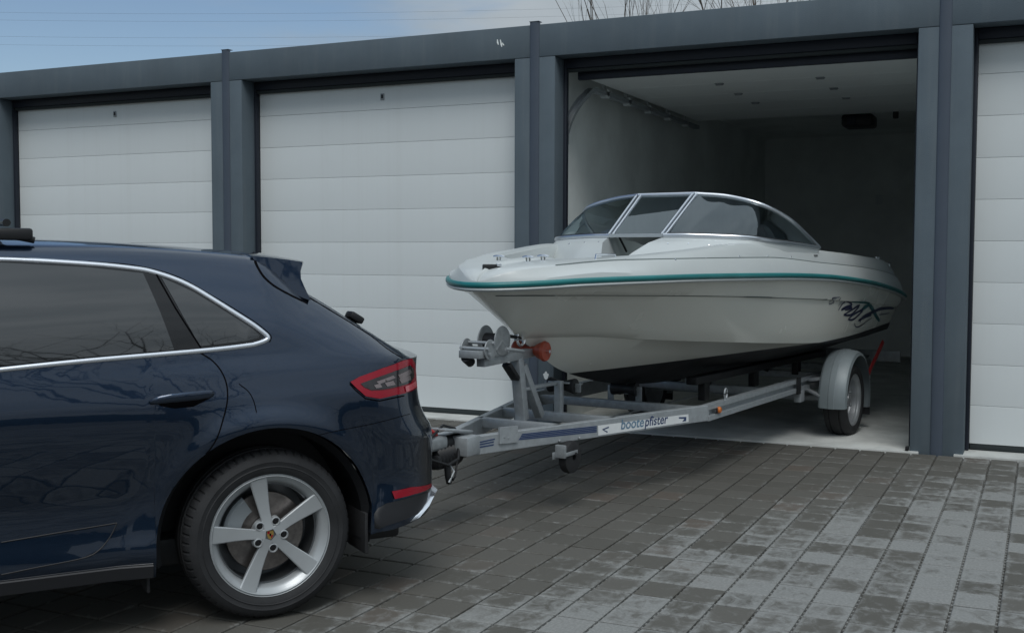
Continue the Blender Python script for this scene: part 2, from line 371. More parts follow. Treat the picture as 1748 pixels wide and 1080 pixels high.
    if k == 0:
        for pts in ([(3.155, 3.545), (3.165, 3.50), (3.17, 3.478)], [(3.125, 3.55), (3.128, 3.52), (3.135, 3.50)], [(3.175, 3.515), (3.19, 3.49)]):
            V = []; 
            for i, (x, z) in enumerate(pts): w_ = .004+.004*(i % 2); V += [(x-w_, -.0012, z), (x+w_, -.0012, z)]
            mk('paint_chip', V, [(2*i, 2*i+1, 2*i+3, 2*i+2) for i in range(len(pts)-1)], M_conc, g)

# ------------------------------------------------------------------ surface helpers
class Surf:
    """a built surface in a thing's own frame; pixels of the photograph give directions, the surface gives the distance"""
    def __init__(s, objs, root):
        s.M = Matrix.Translation(root.location)@Matrix.Rotation(root.rotation_euler.z, 4, 'Z'); s.I = s.M.inverted()
        V = []; F = []
        for o in objs:
            n = len(V); V += [v.co.copy() for v in o.data.vertices]; F += [tuple(n+i for i in p.vertices) for p in o.data.polygons]
        s.b = BVHTree.FromPolygons(V, F); s.o = s.I@Vector(CAM)
    def px(s, x, y):
        d = (s.I.to_3x3()@Vector(pxray(x, y))).normalized(); h = s.b.ray_cast(s.o, d)
        if h[0] is None:
            best = None
            for k in np.linspace(2, 16, 400):
                q = s.o+d*float(k); nn = s.b.find_nearest(q)
                if best is None or nn[3] < best[3]: best = nn
            return best[0], best[1]
        n = h[1]
        if n.dot(d) > 0: n = -n
        return h[0], n
    def side(s, x, z, o=-2., d=1.):
        h = s.b.ray_cast(Vector((x, o, z)), Vector((0, d, 0)))
        if h[0] is None: h = s.b.find_nearest(Vector((x, 0, z)))
        n = h[1]
        if n.y*d > 0: n = -n
        return h[0], n
def dens(pts, step):
    out = []
    for a, b in zip(pts[:-1], pts[1:]):
        n = max(1, int(math.dist(a, b)/step))
        out += [(a[0]+(b[0]-a[0])*k/n, a[1]+(b[1]-a[1])*k/n) for k in range(n)]
    return out+[pts[-1]]
def ribbon(name, hits, w, m, parent, off=.0015, th=0.):
    """flat or slightly raised strip along surface points; w a number or a list"""
    V = []; F = []; L = len(hits)
    for i, (p, n) in enumerate(hits):
        t = (hits[min(i+1, L-1)][0]-hits[max(i-1, 0)][0]).normalized(); a = t.cross(n).normalized(); ww = (w[i] if hasattr(w, '__len__') else w)/2
        if th: V += [p-a*ww-n*.002, p-a*ww*.8+n*(off+th*.7), p+n*(off+th), p+a*ww*.8+n*(off+th*.7), p+a*ww-n*.002]
        else: V += [p-a*ww+n*off, p+a*ww+n*off]
    k = 5 if th else 2
    for i in range(L-1):
        for j in range(k-1): F.append((i*k+j, i*k+j+1, (i+1)*k+j+1, (i+1)*k+j))
    o = mk(name, V, F, m, parent, True); fixn(o); return o
def patch(name, sf, poly, m, parent, off=.002, grid=.035, both=None):
    """closed outline in (s, z) of a side surface, filled with points of that surface"""
    P = dens(poly+[poly[0]], grid)[:-1]; n = len(P); xs = [p[0] for p in P]; zs = [p[1] for p in P]
    pts = [Vector(p) for p in P]; ed = [(i, (i+1) % n) for i in range(n)]
    x = min(xs)+grid*.6
    while x < max(xs):
        z = min(zs)+grid*.6
        while z < max(zs):
            ins = False
            for i in range(n):
                (x1, z1), (x2, z2) = P[i], P[(i+1) % n]
                if (z1 > z) != (z2 > z) and x < (x2-x1)*(z-z1)/(z2-z1)+x1: ins = not ins
            if ins and min(math.hypot(x-a, z-b) for a, b in P) > grid*.35: pts.append(Vector((x, z)))
            z += grid
        x += grid
    r = delaunay_2d_cdt(pts, ed, [], 1, 1e-6)
    V = []
    for v in r[0]:
        p, nn = sf.side(v.x, v.y); V.append(p+nn*off)
    o = mk(name, V, r[2], m, parent, True); fixn(o)
    if sum(p.normal.y*p.area for p in o.data.polygons) > 0: o.data.flip_normals()
    return o
def mirror(o, parent, about, name=None):
    me = o.data.copy()
    for v in me.vertices: v.co.y = 2*about-v.co.y
    me.flip_normals(); c = bpy.data.objects.new(name or o.name.split('.')[0], me); link(c, parent); return c

# ------------------------------------------------------------------ trailer
TA = math.radians(7.0); TO = (4.62, -4.15, 0.)
M_blue = mat('blue_decal', (.02, .045, .13), .45); M_white = mat('white_decal', (.72, .75, .76), .4, var=.05, vscale=8)
M_ltblue = mat('pale_blue_decal', (.12, .22, .32), .45)
M_orange = mat('amber_lens', (.62, .17, .03), .2, coat=.5); M_red = mat('red_plastic', (.42, .03, .03), .3)
M_roller = mat('orange_rubber', (.34, .055, .025), .42, var=.2, vscale=14)
trailer = empty('boat_trailer', TO, -TA, 'galvanised single-axle boat trailer carrying the white motorboat, hitched to the dark car', 'trailer')
RB, RT = .42, .53
K0, K1, K2 = (.111, .40), (.729, 2.452), (.727, 6.55)
boxp = [(0, 0), (.006, -.0), (.05, 0), (.05, .11), (0, .11)]
def chan(s): return [(s*x, y) for x, y in [(0, 0), (.055, 0), (.055, .112), (0, .112), (0, .078), (.03, .072), (.03, .040), (0, .034)]]
for s in (1, -1):
    p = [(s*K0[0], K0[1], RB), (s*K1[0], K1[1], RB)]
    V, Fc = tube_data(p, 1., prof=[(s*x, y) for x, y in [(0, .004), (.004, 0), (.046, 0), (.05, .004), (.05, .106), (.046, .11), (.004, .11), (0, .106)]])
    o = mk('drawbar_beam', V, Fc, M_galv, trailer); fixn(o)
    V, Fc = tube_data([(s*(K1[0]+.003), K1[1]-.012, RB-.001), (s*(K2[0]+.003), K2[1], RB-.001)], 1., prof=chan(s)); o = mk('side_rail', V, Fc, M_galv, trailer); fixn(o)
def bar(name, a, b, w, h, m, parent, bev=.004):
    """square bar from a to b"""
    a = Vector(a); b = Vector(b); d = b-a; q = d.to_track_quat('Y', 'Z').to_matrix().to_4x4()
    return box(name, (-w/2, 0, -h/2), (w/2, d.length, h/2), m, parent, bev, Matrix.Translation(a)@q)
for q, rr_, z in ((1.10, .30, .50), (1.57, .44, .50), (2.52, .70, .475), (4.05, .69, .455), (5.5, .69, .455), (6.4, .69, .455)):
    bar('cross_member', (-rr_, q, z), (rr_, q, z), .06, .06, M_galvd if q > 2 else M_galv, trailer)
# nose and coupling
bm = bmesh.new(); bbox_bm(bm, (-.13, .33, .425), (.13, .47, .535), .008); bmo('nose_plate', bm, M_galv, trailer, True)
cp = tube('coupling', [(0, .42, .50), (0, .24, .50)], [.042, .042], M_black, trailer, n=16)
bm = bmesh.new(); bbox_bm(bm, (-.05, -.06, .475), (.05, .26, .555), .022, 3); bmo('coupling_head', bm, M_galvd, cp, True)
bar('cover_plate', (0, .48, .548), (0, .20, .592), .14, .014, M_galv, cp)
tube('handle', [(0, .20, .56), (0, .12, .60), (0, .0, .625), (0, -.11, .63)], [.016, .017, .018, .014], M_red, cp, n=10)
ribs = []
for i in range(15): ribs.append((.072 if i % 2 else .058, .16+i*.017))
lathe('bellows', [(.03, .155)]+ribs+[(.03, .42)], M_black, cp, 20, 'Y', Matrix.Translation((0, 0, .435)), sharp=20)
box('overrun_damper', (-.065, .14, .37), (.065, .36, .455), M_black, cp, .02)
tube('brake_hose', [(.06, .34, .47), (.10, .28, .42), (.10, .18, .40), (.06, .08, .44), (.04, -.02, .47)], .009, M_black, cp, 8)
tube('wiring_loop', [(-.04, .45, .56), (-.02, .30, .60), (.04, .12, .57), (.06, -.02, .50), (.03, -.14, .47)], .008, M_black, cp, 8)
tube('breakaway_cable', [(.05, .30, .44), (.07, .24, .36), (.085, .25, .30), (.08, .28, .32), (.06, .33, .41)], .006, M_black, cp, 8)
tube('plug', [(.075, .20, .40), (.085, .205, .33), (.085, .21, .29)], [.016, .021, .015], M_black, cp, 10)
tube('plug_lead', [(.08, .215, .40), (.105, .23, .36), (.10, .19, .30)], .007, M_galv, cp, 8)
tube('brake_rod', [(.02, .45, .41), (.02, 4.9, .39)], .008, M_galvd, trailer, 8)
# V-beam outer face: decals
FA = Vector((K0[0], K0[1], 0)); FD = Vector((K1[0]-K0[0], K1[1]-K0[1], 0)).normalized(); FN = Vector((FD.y, -FD.x, 0))
TM = Matrix.Translation(TO)@Matrix.Rotation(-TA, 4, 'Z'); TI = TM.inverted()
def onface(x, y, A=FA, N=FN, off=.002):
    o = TI@Vector(CAM); d = TI.to_3x3()@Vector(pxray(x, y)); return o+d*((A-o).dot(N)/d.dot(N))+N*off
def decal(name, quad, m, off=.002, A=FA, N=FN):
    P = [onface(*q, A, N, off) for q in quad]; o = mk(name, P, [tuple(range(len(P)))], m, trailer)
    if o.data.polygons[0].normal.dot(N) < 0: o.data.flip_normals()
    return o
for a, b in (((160, 262), (400, 210)), ((150, 292), (388, 245)), ((125, 326), (386, 281))):
    x0, y0, x1, y1 = 790+a[0]/7.283, 720+a[1]/7.283, 790+b[0]/7.283, 720+b[1]/7.283
    decal('stripe_decal', [(x0, y0-1.2), (x1, y1-1.2), (x1-1, y1+1.2), (x0-1, y0+1.2)], M_blue)
for i in range(4):
    f = i/3; decal('stripe_decal', [(891-5*f, 740+8.6*f), (1018.5, 726.4+8.6*f), (1018.5, 728.4+8.6*f), (890-5*f, 742+8.6*f)], M_blue)
decal('maker_decal', [(1020.3, 725.9), (1174.8, 706.3), (1175.3, 719.7), (1020.8, 742.9)], M_white)
decal('arrow_decal', [(1027, 732.2), (1038.5, 727.5), (1039, 729.5), (1030, 733), (1037, 736), (1036, 738)], M_blue, .0035)
decal('arrow_decal', [(1158, 711.5), (1171, 711), (1170.5, 718), (1164, 719), (1168, 714), (1158.5, 713.8)], M_blue, .0035)
def textmesh(name, body, origin, ex, ey, width, m, parent, shear=.15):
    cu = bpy.data.curves.new(name, 'FONT'); cu.body = body; cu.size = 1; cu.shear = shear; cu.offset = .012; to = bpy.data.objects.new(name, cu); COL.objects.link(to)
    dg = bpy.context.evaluated_depsgraph_get(); me = bpy.data.meshes.new_from_object(to.evaluated_get(dg)); bpy.data.objects.remove(to)
    xs = [v.co.x for v in me.vertices]; k = width/(max(xs)-min(xs)); x0 = min(xs)
    for v in me.vertices: v.co = origin+ex*((v.co.x-x0)*k)+ey*(v.co.y*k)
    me.materials.clear(); me.materials.append(m); o = bpy.data.objects.new(name, me); link(o, parent); return o
ta, tb, tc_ = onface(1059.4, 732.3, off=.0035), onface(1098.5, 727.2, off=.0035), onface(1140, 721.3, off=.0035)
textmesh('lettering', 'boote', ta, (tb-ta).normalized(), Vector((0, 0, 1)), (tb-ta).length, M_ltblue, trailer)
textmesh('lettering', 'pfister', tb+FD*.008, (tc_-tb).normalized(), Vector((0, 0, 1)), (tc_-tb).length-.01, M_blue, trailer)
# bolted plate and bolts on the near beam
pc = [onface(851, 729), onface(882, 726), onface(882, 754), onface(851, 757)]
V = [p-FN*.004 for p in pc]+[p+FN*.010 for p in pc]; o = mk('bolted_plate', V, [(0, 1, 2, 3), (4, 5, 6, 7), (0, 1, 5, 4), (1, 2, 6, 5), (2, 3, 7, 6), (3, 0, 4, 7)], M_galv, trailer); fixn(o)
def bolt(x, y, r=.009, A=FA, N=FN, par=None, m=None):
    m = m or M_galvd; c = onface(x, y, A, N); q = N.to_track_quat('Y', 'Z').to_matrix().to_4x4()
    return lathe('bolt', [(.0, 0), (r, 0), (r, .008), (r*.7, .011), (0, .012)], m or M_chrome, par or trailer, 10, 'Y', Matrix.Translation(c)@q, closed=False)
for b in ((859, 746), (866, 747), (954, 752), (988, 747)): bolt(*b)
# jockey wheel tucked under the beam
jc = Vector((.37, 1.10, .335))
jw = lathe('jockey_wheel', [(.02, -.03), (.075, -.03), (.097, -.024), (.102, 0), (.097, .024), (.075, .03), (.02, .03)], M_rubber, trailer, 32, 'X', Matrix.Translation(jc))
bm = bmesh.new(); bbox_bm(bm, (jc.x+.034, jc.y-.12, jc.z+.02), (jc.x+.040, jc.y+.03, jc.z+.045), .002); bbox_bm(bm, (jc.x-.040, jc.y-.15, jc.z+.0), (jc.x-.034, jc.y+.03, jc.z+.045), .002); bbox_bm(bm, (jc.x-.035, jc.y-.125, jc.z+.01), (jc.x+.035, jc.y-.105, jc.z+.09), .004)
bmo('fork', bm, M_galvd, jw, True); lathe('axle_bolt', [(0, .04), (.012, .04), (.012, .047), (0, .05)], M_black, jw, 10, 'X', Matrix.Translation(jc+Vector((0, 0, .02))), closed=False)
# winch post
wp = bar('winch_post', (0, 1.14, .53), (0, 1.07, .93), .07, .06, M_galv, trailer)
bar('brace', (0, 1.36, .53), (0, 1.13, .88), .055, .05, M_galv, wp)
bar('tie_bar', (.0, 1.09, .725), (0, 1.60, .725), .045, .02, M_galv, wp)
bar('roller_post', (.02, 1.575, .50), (.02, 1.575, .74), .05, .045, M_galv, wp)
bar('winch_arm', (0, .66, .935), (0, 1.32, .955), .06, .055, M_galv, wp)
bar('gusset', (0, .95, .90), (0, 1.06, .80), .06, .03, M_black, wp)
wi = bar('winch', (-.03, .58, .985), (-.03, .90, .985), .15, .045, M_galvd, trailer)
for x in (-.075, .045):
    lathe('drum_flange', [(.0, -.004), (.088, -.004), (.092, 0), (.088, .004), (0, .004)], M_galvd, wi, 32, 'X', Matrix.Translation((x, .83, 1.055)), closed=False)
lathe('strap_drum', [(.0, -.055), (.05, -.055), (.05, .055), (0, .055)], M_black, wi, 24, 'X', Matrix.Translation((-.015, .83, 1.05)), closed=False)
for x in (-.115, .055): lathe('gear_plate', [(.0, -.004), (.062, -.004), (.064, 0), (.062, .004), (0, .004)], M_galvd, wi, 24, 'X', Matrix.Translation((x, .68, 1.01)), closed=False)
lathe('gear_shaft', [(.0, -.11), (.03, -.11), (.03, .05), (0, .05)], M_black, wi, 16, 'X', Matrix.Translation((0, .68, 1.0)), closed=False)
for y_, z in ((.635, 1.02), (.66, .985), (.70, 1.05)): tube('spacer_rod', [(-.13, y_, z), (.075, y_, z)], .010, M_galv, wi, 8)
for y_ in (.76, .90):
    for x in (-.075, .045): bar('flange_arm', (x, y_, 1.0), (x, .83, 1.055), .012, .02, M_galvd, wi)
tube('crank', [(.09, .80, 1.01), (.11, .86, 1.0), (.11, .97, .985)], .011, M_galv, wi, 8)
tube('winch_foot', [(-.07, .60, .965), (-.07, .66, .93)], .03, M_black, wi, 10)
tube('winch_strap', [(0, .86, 1.09), (0, 1.0, 1.07), (0, 1.12, 1.055)], .012, M_black, wi, 6)
br = lathe('bow_roller', [(.012, -.115), (.06, -.115), (.066, -.10), (.05, -.06), (.03, -.03), (.026, 0), (.03, .03), (.05, .06), (.066, .10), (.06, .115), (.012, .115)], M_roller, trailer, 28, 'X', Matrix.Translation((0, 1.245, .965)))
tube('roller_shaft', [(-.14, 1.245, .965), (.14, 1.245, .965)], .011, M_chrome, br, 8)
for q, z in ((1.66, .70), (2.6, .585), (4.05, .517), (5.5, .507)):
    kr = lathe('keel_roller', [(.012, -.1), (.05, -.1), (.052, -.09), (.034, -.02), (.034, .02), (.052, .09), (.05, .1), (.012, .1)], M_black, trailer, 20, 'X', Matrix.Translation((0, q, z)))
    for x in (-.115, .115): bar('roller_bracket', (x, q, .48 if q > 2 else .66), (x, q, z+.02), .05, .008, M_galvd, kr, .001)
bar('roller_shelf', (.0, 1.60, .745-.02), (.0, 1.80, .70), .16, .012, M_galv, trailer, .003)
for s in (1, -1):
    for q in (3.25, 4.35, 5.5):
        x = s*.36; zz = .60
        bm = bmesh.new(); bbox_bm(bm, (x-.03, q-.05, .455), (x+.03, q+.05, zz), .006); bmo('bunk_support', bm, M_black, trailer, True)
    bar('hull_bunk', (s*.36, 3.0, .625), (s*.36, 6.3, .60), .09, .06, M_black, trailer, .01)
tube('axle', [(-.95, 4.99, .315), (.95, 4.99, .315)], .032, M_galvd, trailer, 12)
# wheels and mudguards
M_rimt = mat('silver_wheel_paint', (.40, .42, .44), .38, metal=.6, var=.1, vscale=10)
M_guard = mat('grey_mudguard', (.19, .225, .24), .48, metal=.1, var=.07, vscale=4)
tyre = [(.222, -.085), (.235, -.098), (.275, -.103), (.298, -.092), (.308, -.075), (.314, -.05), (.306, -.046), (.306, -.038), (.315, -.036), (.316, 0), (.315, .036), (.306, .038), (.306, .046), (.314, .05), (.308, .075), (.298, .092), (.275, .103), (.235, .098), (.222, .085)]
rim = [(.205, -.08), (.226, -.088), (.226, -.08), (.195, -.06), (.19, .0), (.195, .055), (.208, .07), (.226, .082), (.228, .09), (.220, .088), (.206, .074), (.197, .035), (.186, -.01), (.155, -.022), (.125, .0), (.10, .03), (.065, .035), (.055, .028), (.048, .05), (.0, .054), (0, .02), (.09, .01), (.15, -.05), (.185, -.08)]
for s in (1, -1):
    Mw = Matrix.Translation((s*.955, 4.99, .316))@(Matrix.Identity(4) if s > 0 else Matrix.Rotation(math.pi, 4, 'Z'))
    wr = lathe('wheel', rim, M_rimt, trailer, 48, 'X', Mw, closed=False); wr['label'] = 'silver wheel rim'
    lathe('tyre', tyre, M_rubber, wr, 64, 'X', Mw, sharp=25)
    for k in range(4):
        a = math.pi/4+k*math.pi/2; lathe('wheel_bolt', [(0, .03), (.011, .03), (.011, .05), (0, .052)], M_galvd, wr, 8, 'X', Mw@Matrix.Translation((0, .08*math.cos(a), .08*math.sin(a))), closed=False)
    prof = [(-.115, .372), (-.118, .398), (-.10, .412), (-.03, .42), (-.025, .424), (.02, .424), (.025, .42), (.085, .412), (.112, .398), (.122, .37), (.118, .37), (.108, .393), (.084, .406), (0, .413), (-.1, .405), (-.112, .392)]
    V = []; A = np.linspace(math.radians(188), math.radians(-18), 40)
    for a in A:
        for x, r in prof: V.append((s*(.965+x), 4.99+r*math.cos(a), .335+r*math.sin(a)))
    n = len(prof); F = grid_faces(len(A), n, wrapv=True)+[tuple(range(n)), tuple((len(A)-1)*n+i for i in range(n))]
    mg = mk('mudguard', V, F, M_guard, trailer, True, sharp=30); fixn(mg)
    bar('mudguard_stay', (s*.73, 4.66, .42), (s*.87, 4.60, .38), .05, .02, M_galvd, mg); bar('mudguard_stay', (s*.73, 4.72, .50), (s*.86, 4.72, .52), .06, .03, M_galvd, mg)
    bar('mudflap', (s*.965, 5.405, .32), (s*.965, 5.40, .14), .22, .008, M_rubber, mg, .002)
RF = Vector((K2[0]+.003, 0, 0)); RN = Vector((1, 0, 0))
mk_ = lathe('side_marker', [(0, 0), (.024, 0), (.024, .012), (.018, .02), (0, .022)], M_orange, trailer, 20, 'X', Matrix.Translation((.732, 2.62, .478)), closed=False)
box('reflector_base', (.731, 2.57, .462), (.738, 2.60, .494), M_black, mk_, .002)
eb = bar('lashing_eye', (.715, 2.80, .49), (.715, 2.80, .545), .008, .045, M_galv, trailer, .002)
tube('eye_loop', [(.715, 2.80+.024*math.cos(a), .575+.036*math.sin(a)) for a in np.linspace(-1.9, 4.6-.4, 22)], .0075, M_galv, eb, 8)
box('rail_clamp', (.7305, 4.36, .405), (.748, 4.44, .548), M_black, trailer, .005); box('rail_bracket', (.68, 4.45, .33), (.742, 4.56, .428), M_galv, trailer, .006)
lb = bar('light_board', (-1.02, 6.75, .56), (1.02, 6.75, .56), .04, .11, M_galvd, trailer)
for x in (-.85, .78): box('tail_lamp', (x-.14, 6.772, .515), (x+.14, 6.81, .60), M_red, lb, .01)
for s in (1, -1): bar('light_arm', (s*.70, 6.5, .47), (s*.70, 6.74, .55), .04, .03, M_galvd, lb)
stp = [Vector((.93, 5.86, .43)), Vector((.93, 6.0, .52)), Vector((.94, 6.12, .60)), Vector((.96, 6.3, .74))]
ribbon('tie_down_strap', [(p, Vector((.95, -.3, .1)).normalized()) for p in stp], .05, M_red, trailer, th=.003)
box('strap_ratchet', (.90, 5.79, .395), (.95, 5.90, .45), M_chrome, trailer, .008)

# ------------------------------------------------------------------ boat
boat = empty('motorboat', TO, -TA, 'white open-bow motorboat with teal rub rail and black bottom on the trailer', 'boat')
M_hull = mat('gelcoat_white', (.78, .785, .72), .26, var=.008, vscale=1.2, coat=.3)
M_deck = mat('gelcoat_deck', (.50, .535, .535), .34, var=.025, vscale=2., coat=.15)
M_bottom = mat('black_antifouling', (.012, .014, .017), .6, var=.35, vscale=5)
M_teal = mat('teal_rubber', (.012, .16, .165), .36, var=.1, vscale=4)
M_vinyl = mat('grey_vinyl', (.16, .17, .17), .6, var=.1); M_navy = mat('navy_print', (.010, .016, .065), .4); M_tealp = mat('teal_print', (.008, .13, .145), .4); M_silver = mat('silver_print', (.40, .42, .42), .35, metal=.4)
M_pin = mat('grey_pinstripe', (.10, .125, .12), .4)
def glass(name, tint, amt=.65, ior=1.5):
    m = bpy.data.materials.new(name); m.use_nodes = True; t = m.node_tree; t.nodes.clear()
    tr = nd(t, 'ShaderNodeBsdfTransparent', {'Color': tint}); gl = nd(t, 'ShaderNodeBsdfGlossy', {'Color': (.86, .95, 1), 'Roughness': .015})
    fr = nd(t, 'ShaderNodeFresnel', {'IOR': ior}); mx = nd(t, 'ShaderNodeMixShader', {0: fr.outputs[0], 1: tr.outputs[0], 2: gl.outputs[0]})
    nd(t, 'ShaderNodeOutputMaterial', {0: mx.outputs[0]}); return m
M_wglass = glass('tinted_screen_glass', (.50, .57, .57), ior=1.9)
rr = pch([.62, .6215, .626, .64, .67, .76, 1.04, 1.46, 2.02, 2.80, 3.9, 5.13, 6.2, 6.55, 6.7, 6.75], [0, .027, .055, .10, .155, .27, .50, .695, .85, .975, 1.06, 1.115, 1.115, 1.095, 1.05, 1.0])
zr = pch([.62, .76, 1.04, 1.46, 2, 3, 3.83, 5.13, 6, 6.75], [1.397, 1.405, 1.423, 1.433, 1.438, 1.432, 1.415, 1.343, 1.262, 1.155])
zk = pch([.62, .64, .68, .785, 1.056, 1.308, 1.576, 1.9, 2.4, 3.2, 4.5, 6.75], [1.377, 1.37, 1.348, 1.275, 1.081, .953, .825, .735, .645, .575, .545, .535])
rc = pch([1.1, 1.3, 1.57, 2.04, 2.64, 3.44, 4.26, 5.2, 6.75], [0, .09, .22, .42, .60, .76, .87, .93, .86])
zc = pch([1.1, 1.3, 1.57, 2.04, 2.64, 3.44, 4.26, 5.2, 6.75], [1.05, 1.048, 1.042, 1.0, .955, .90, .852, .82, .83])
zg = pch([.62, .70, .96, 1.96, 2.8, 4.28, 6.75], [1.37, 1.36, 1.342, 1.312, 1.28, 1.215, 1.06])
def hsec(q):
    R = rr(q); ZR_ = zr(q)-.012; K = zk(q); C = rc(q) if q > 1.1 else 0.; Z = max(zc(q), K) if q > 1.1 else K
    bow = max(0., min(1., (2.6-q)/2.)); p = .85+.2*bow; fd = min(1., R/.4)
    def side(z, ins=0.):
        f = max(0., min(1., (z-Z)/max(1e-4, ZR_-Z))); return max(0., C+.025*min(1, C/.3)+(R-.022*fd-C-.025*min(1, C/.3))*f**p-ins)
    out = [(0., K)]
    for f in (.25, .5, .75): out.append((C*f, K+(Z-K)*(f**1.08)))
    out.append((C, Z)); out.append((C+.025*min(1, C/.3), Z+.004*min(1, C/.3)))
    G = max(min(zg(q), ZR_-.02), Z+.0)
    for f in (.14, .3, .48, .66, .84): z = Z+(G-Z)*f; out.append((side(z, .012*fd*max(0, (f-.3)/.7)), z))
    out.append((side(G-.008, .014*fd), G-.008 if G-.008 > Z else Z)); out.append((side(G), G))
    for f in (.33, .66, 1.): z = G+(ZR_-G)*f; out.append((side(z), z))
    return out
QS = [.62+(6.75-.62)*(w**1.8) for w in np.linspace(0, 1, 90)]
S = [hsec(q) for q in QS]; nS = len(S[0])
V = []; F = []
for sg in (1, -1):
    o0 = len(V); V += [(sg*r, q, z) for q, s in zip(QS, S) for r, z in s]; F += grid_faces(len(QS), nS, off=o0)
nb = len(QS)*nS; last = (len(QS)-1)*nS
F.append(tuple(last+i for i in range(nS))+tuple(nb+last+i for i in range(nS-1, -1, -1)))
bm = bmesh.new(); vv = [bm.verts.new(v) for v in V]
for f in F:
    try: bm.faces.new([vv[i] for i in f])
    except ValueError: pass
bmesh.ops.remove_doubles(bm, verts=bm.verts, dist=1e-4); bmesh.ops.dissolve_degenerate(bm, dist=1e-5, edges=bm.edges)
bmesh.ops.bisect_plane(bm, geom=bm.verts[:]+bm.edges[:]+bm.faces[:], plane_co=(0, 0, .722), plane_no=Vector((0, -.029, 1)).normalized())
bmesh.ops.recalc_face_normals(bm, faces=bm.faces)
bm2 = bm.copy()
def below(f): c = f.calc_center_median(); return c.z < .722+.029*c.y
bmesh.ops.delete(bm, geom=[f for f in bm.faces if below(f)], context='FACES'); bmesh.ops.delete(bm2, geom=[f for f in bm2.faces if not below(f)], context='FACES')
hull = bmo('hull', bm, M_hull, boat, True, 28); bott = bmo('bottom', bm2, M_bottom, boat, True, 28)
# strakes under the hull
rq = [q for q in QS if q > .33]
ring = [(rr(q), q, zr(q)) for q in QS[::-1]]+[(-rr(q), q, zr(q)) for q in QS[1:]]
tube('rub_rail', [(x*1.004, q-.006*(abs(x) < .4), z) for x, q, z in ring], 1., M_teal, boat, prof=[(.017*math.cos(a), .018*math.sin(a)) for a in np.linspace(0, 2*math.pi, 13)[:-1]])
tube('rail_flange', [(x*.992, q+.004, z-.027) for x, q, z in ring], 1., M_deck, boat, prof=[(.02*math.cos(a), .013*math.sin(a)) for a in np.linspace(0, 2*math.pi, 11)[:-1]])
zcr = pch([.62, .65, .75, 1.0, 1.4, 3, 4, 5.8, 6.4, 6.75], [1.415, 1.45, 1.49, 1.52, 1.548, 1.56, 1.52, 1.43, 1.36, 1.22])
gz = pch([.62, .65, .75, 1.0, 1.4, 2.1, 2.9, 3.6, 4.2, 5.5, 6.15, 6.45, 6.65, 6.75], [1.42, 1.456, 1.50, 1.535, 1.562, 1.612, 1.665, 1.655, 1.625, 1.572, 1.535, 1.47, 1.36, 1.26])
wb = pch([1.2, 1.6, 2.4, 3.2], [1.44, 1.36, 1.17, .99])
def dsec(q, closed):
    R = rr(q); k = min(1., R/.42)*(1+2.4*max(0., 1-(q-.62)/1.0)); k = min(k, R/.27); c = zcr(q); g = max(gz(q), c+.004)
    o = [(R-.002, zr(q)+.004), (R-.006*k, zr(q)+.022*k), (R-.022*k, zr(q)+(c-zr(q))*.5), (R-.042*k, c-.016*k), (R-.052*k, c-.003*k), (R-.064*k, c), (R-.078*k, c+.004), (R-.10*k, c+(g-c)*.62), (R-.135*k, c+(g-c)*.93), (R-.18*k, g), (R-.25*k, g-.004)]
    if closed: o += [(max(0, (R-.25*k)*f), g+.012*(1-f)) for f in (.66, .33, 0.)]
    else: o += [(R-.272*k, g-.016), (R-.285*k, g-.05), (R-.30*k, min(g-.06, wb(q)+.08)), (R-.30*k, wb(q))]
    return o
QF = [q for q in QS if q < 1.3]; QA = [QF[-1]]+[q for q in QS if q >= 1.3]
for nm, Q, cl_ in (('foredeck', QF, True), ('gunwale', QA, False)):
    V = []; F = []
    for sg in (1, -1):
        o0 = len(V); ss = [dsec(q, cl_) for q in Q]; V += [(sg*r, q, z) for q, s in zip(Q, ss) for r, z in s]; F += grid_faces(len(Q), len(ss[0]), off=o0)
    if nm == 'gunwale':
        L = len(Q)*len(ss[0]); e = (len(Q)-1)*len(ss[0]); F.append(tuple(e+i for i in range(len(ss[0])))+tuple(L+e+i for i in range(len(ss[0])-1, -1, -1)))
        e = 0; F.append(tuple(range(10, len(ss[0])))+tuple(L+i for i in range(len(ss[0])-1, 9, -1)))
    bm = bmesh.new(); vv = [bm.verts.new(v) for v in V]
    for f in F:
        try: bm.faces.new([vv[i] for i in f])
        except ValueError: pass
    bmesh.ops.remove_doubles(bm, verts=bm.verts, dist=1e-4); o = bmo(nm, bm, M_deck, boat, True, 30)
    if nm == 'gunwale': gun = o
    else: fore = o
V = [(sg*(rr(q)-.28*min(1., rr(q)/.55)), q, wb(q)+.004) for q in QA for sg in (-1, 1)]; mk('cockpit_floor', V, [(2*i, 2*i+1, 2*i+3, 2*i+2) for i in range(len(QA)-1)], M_vinyl, boat)
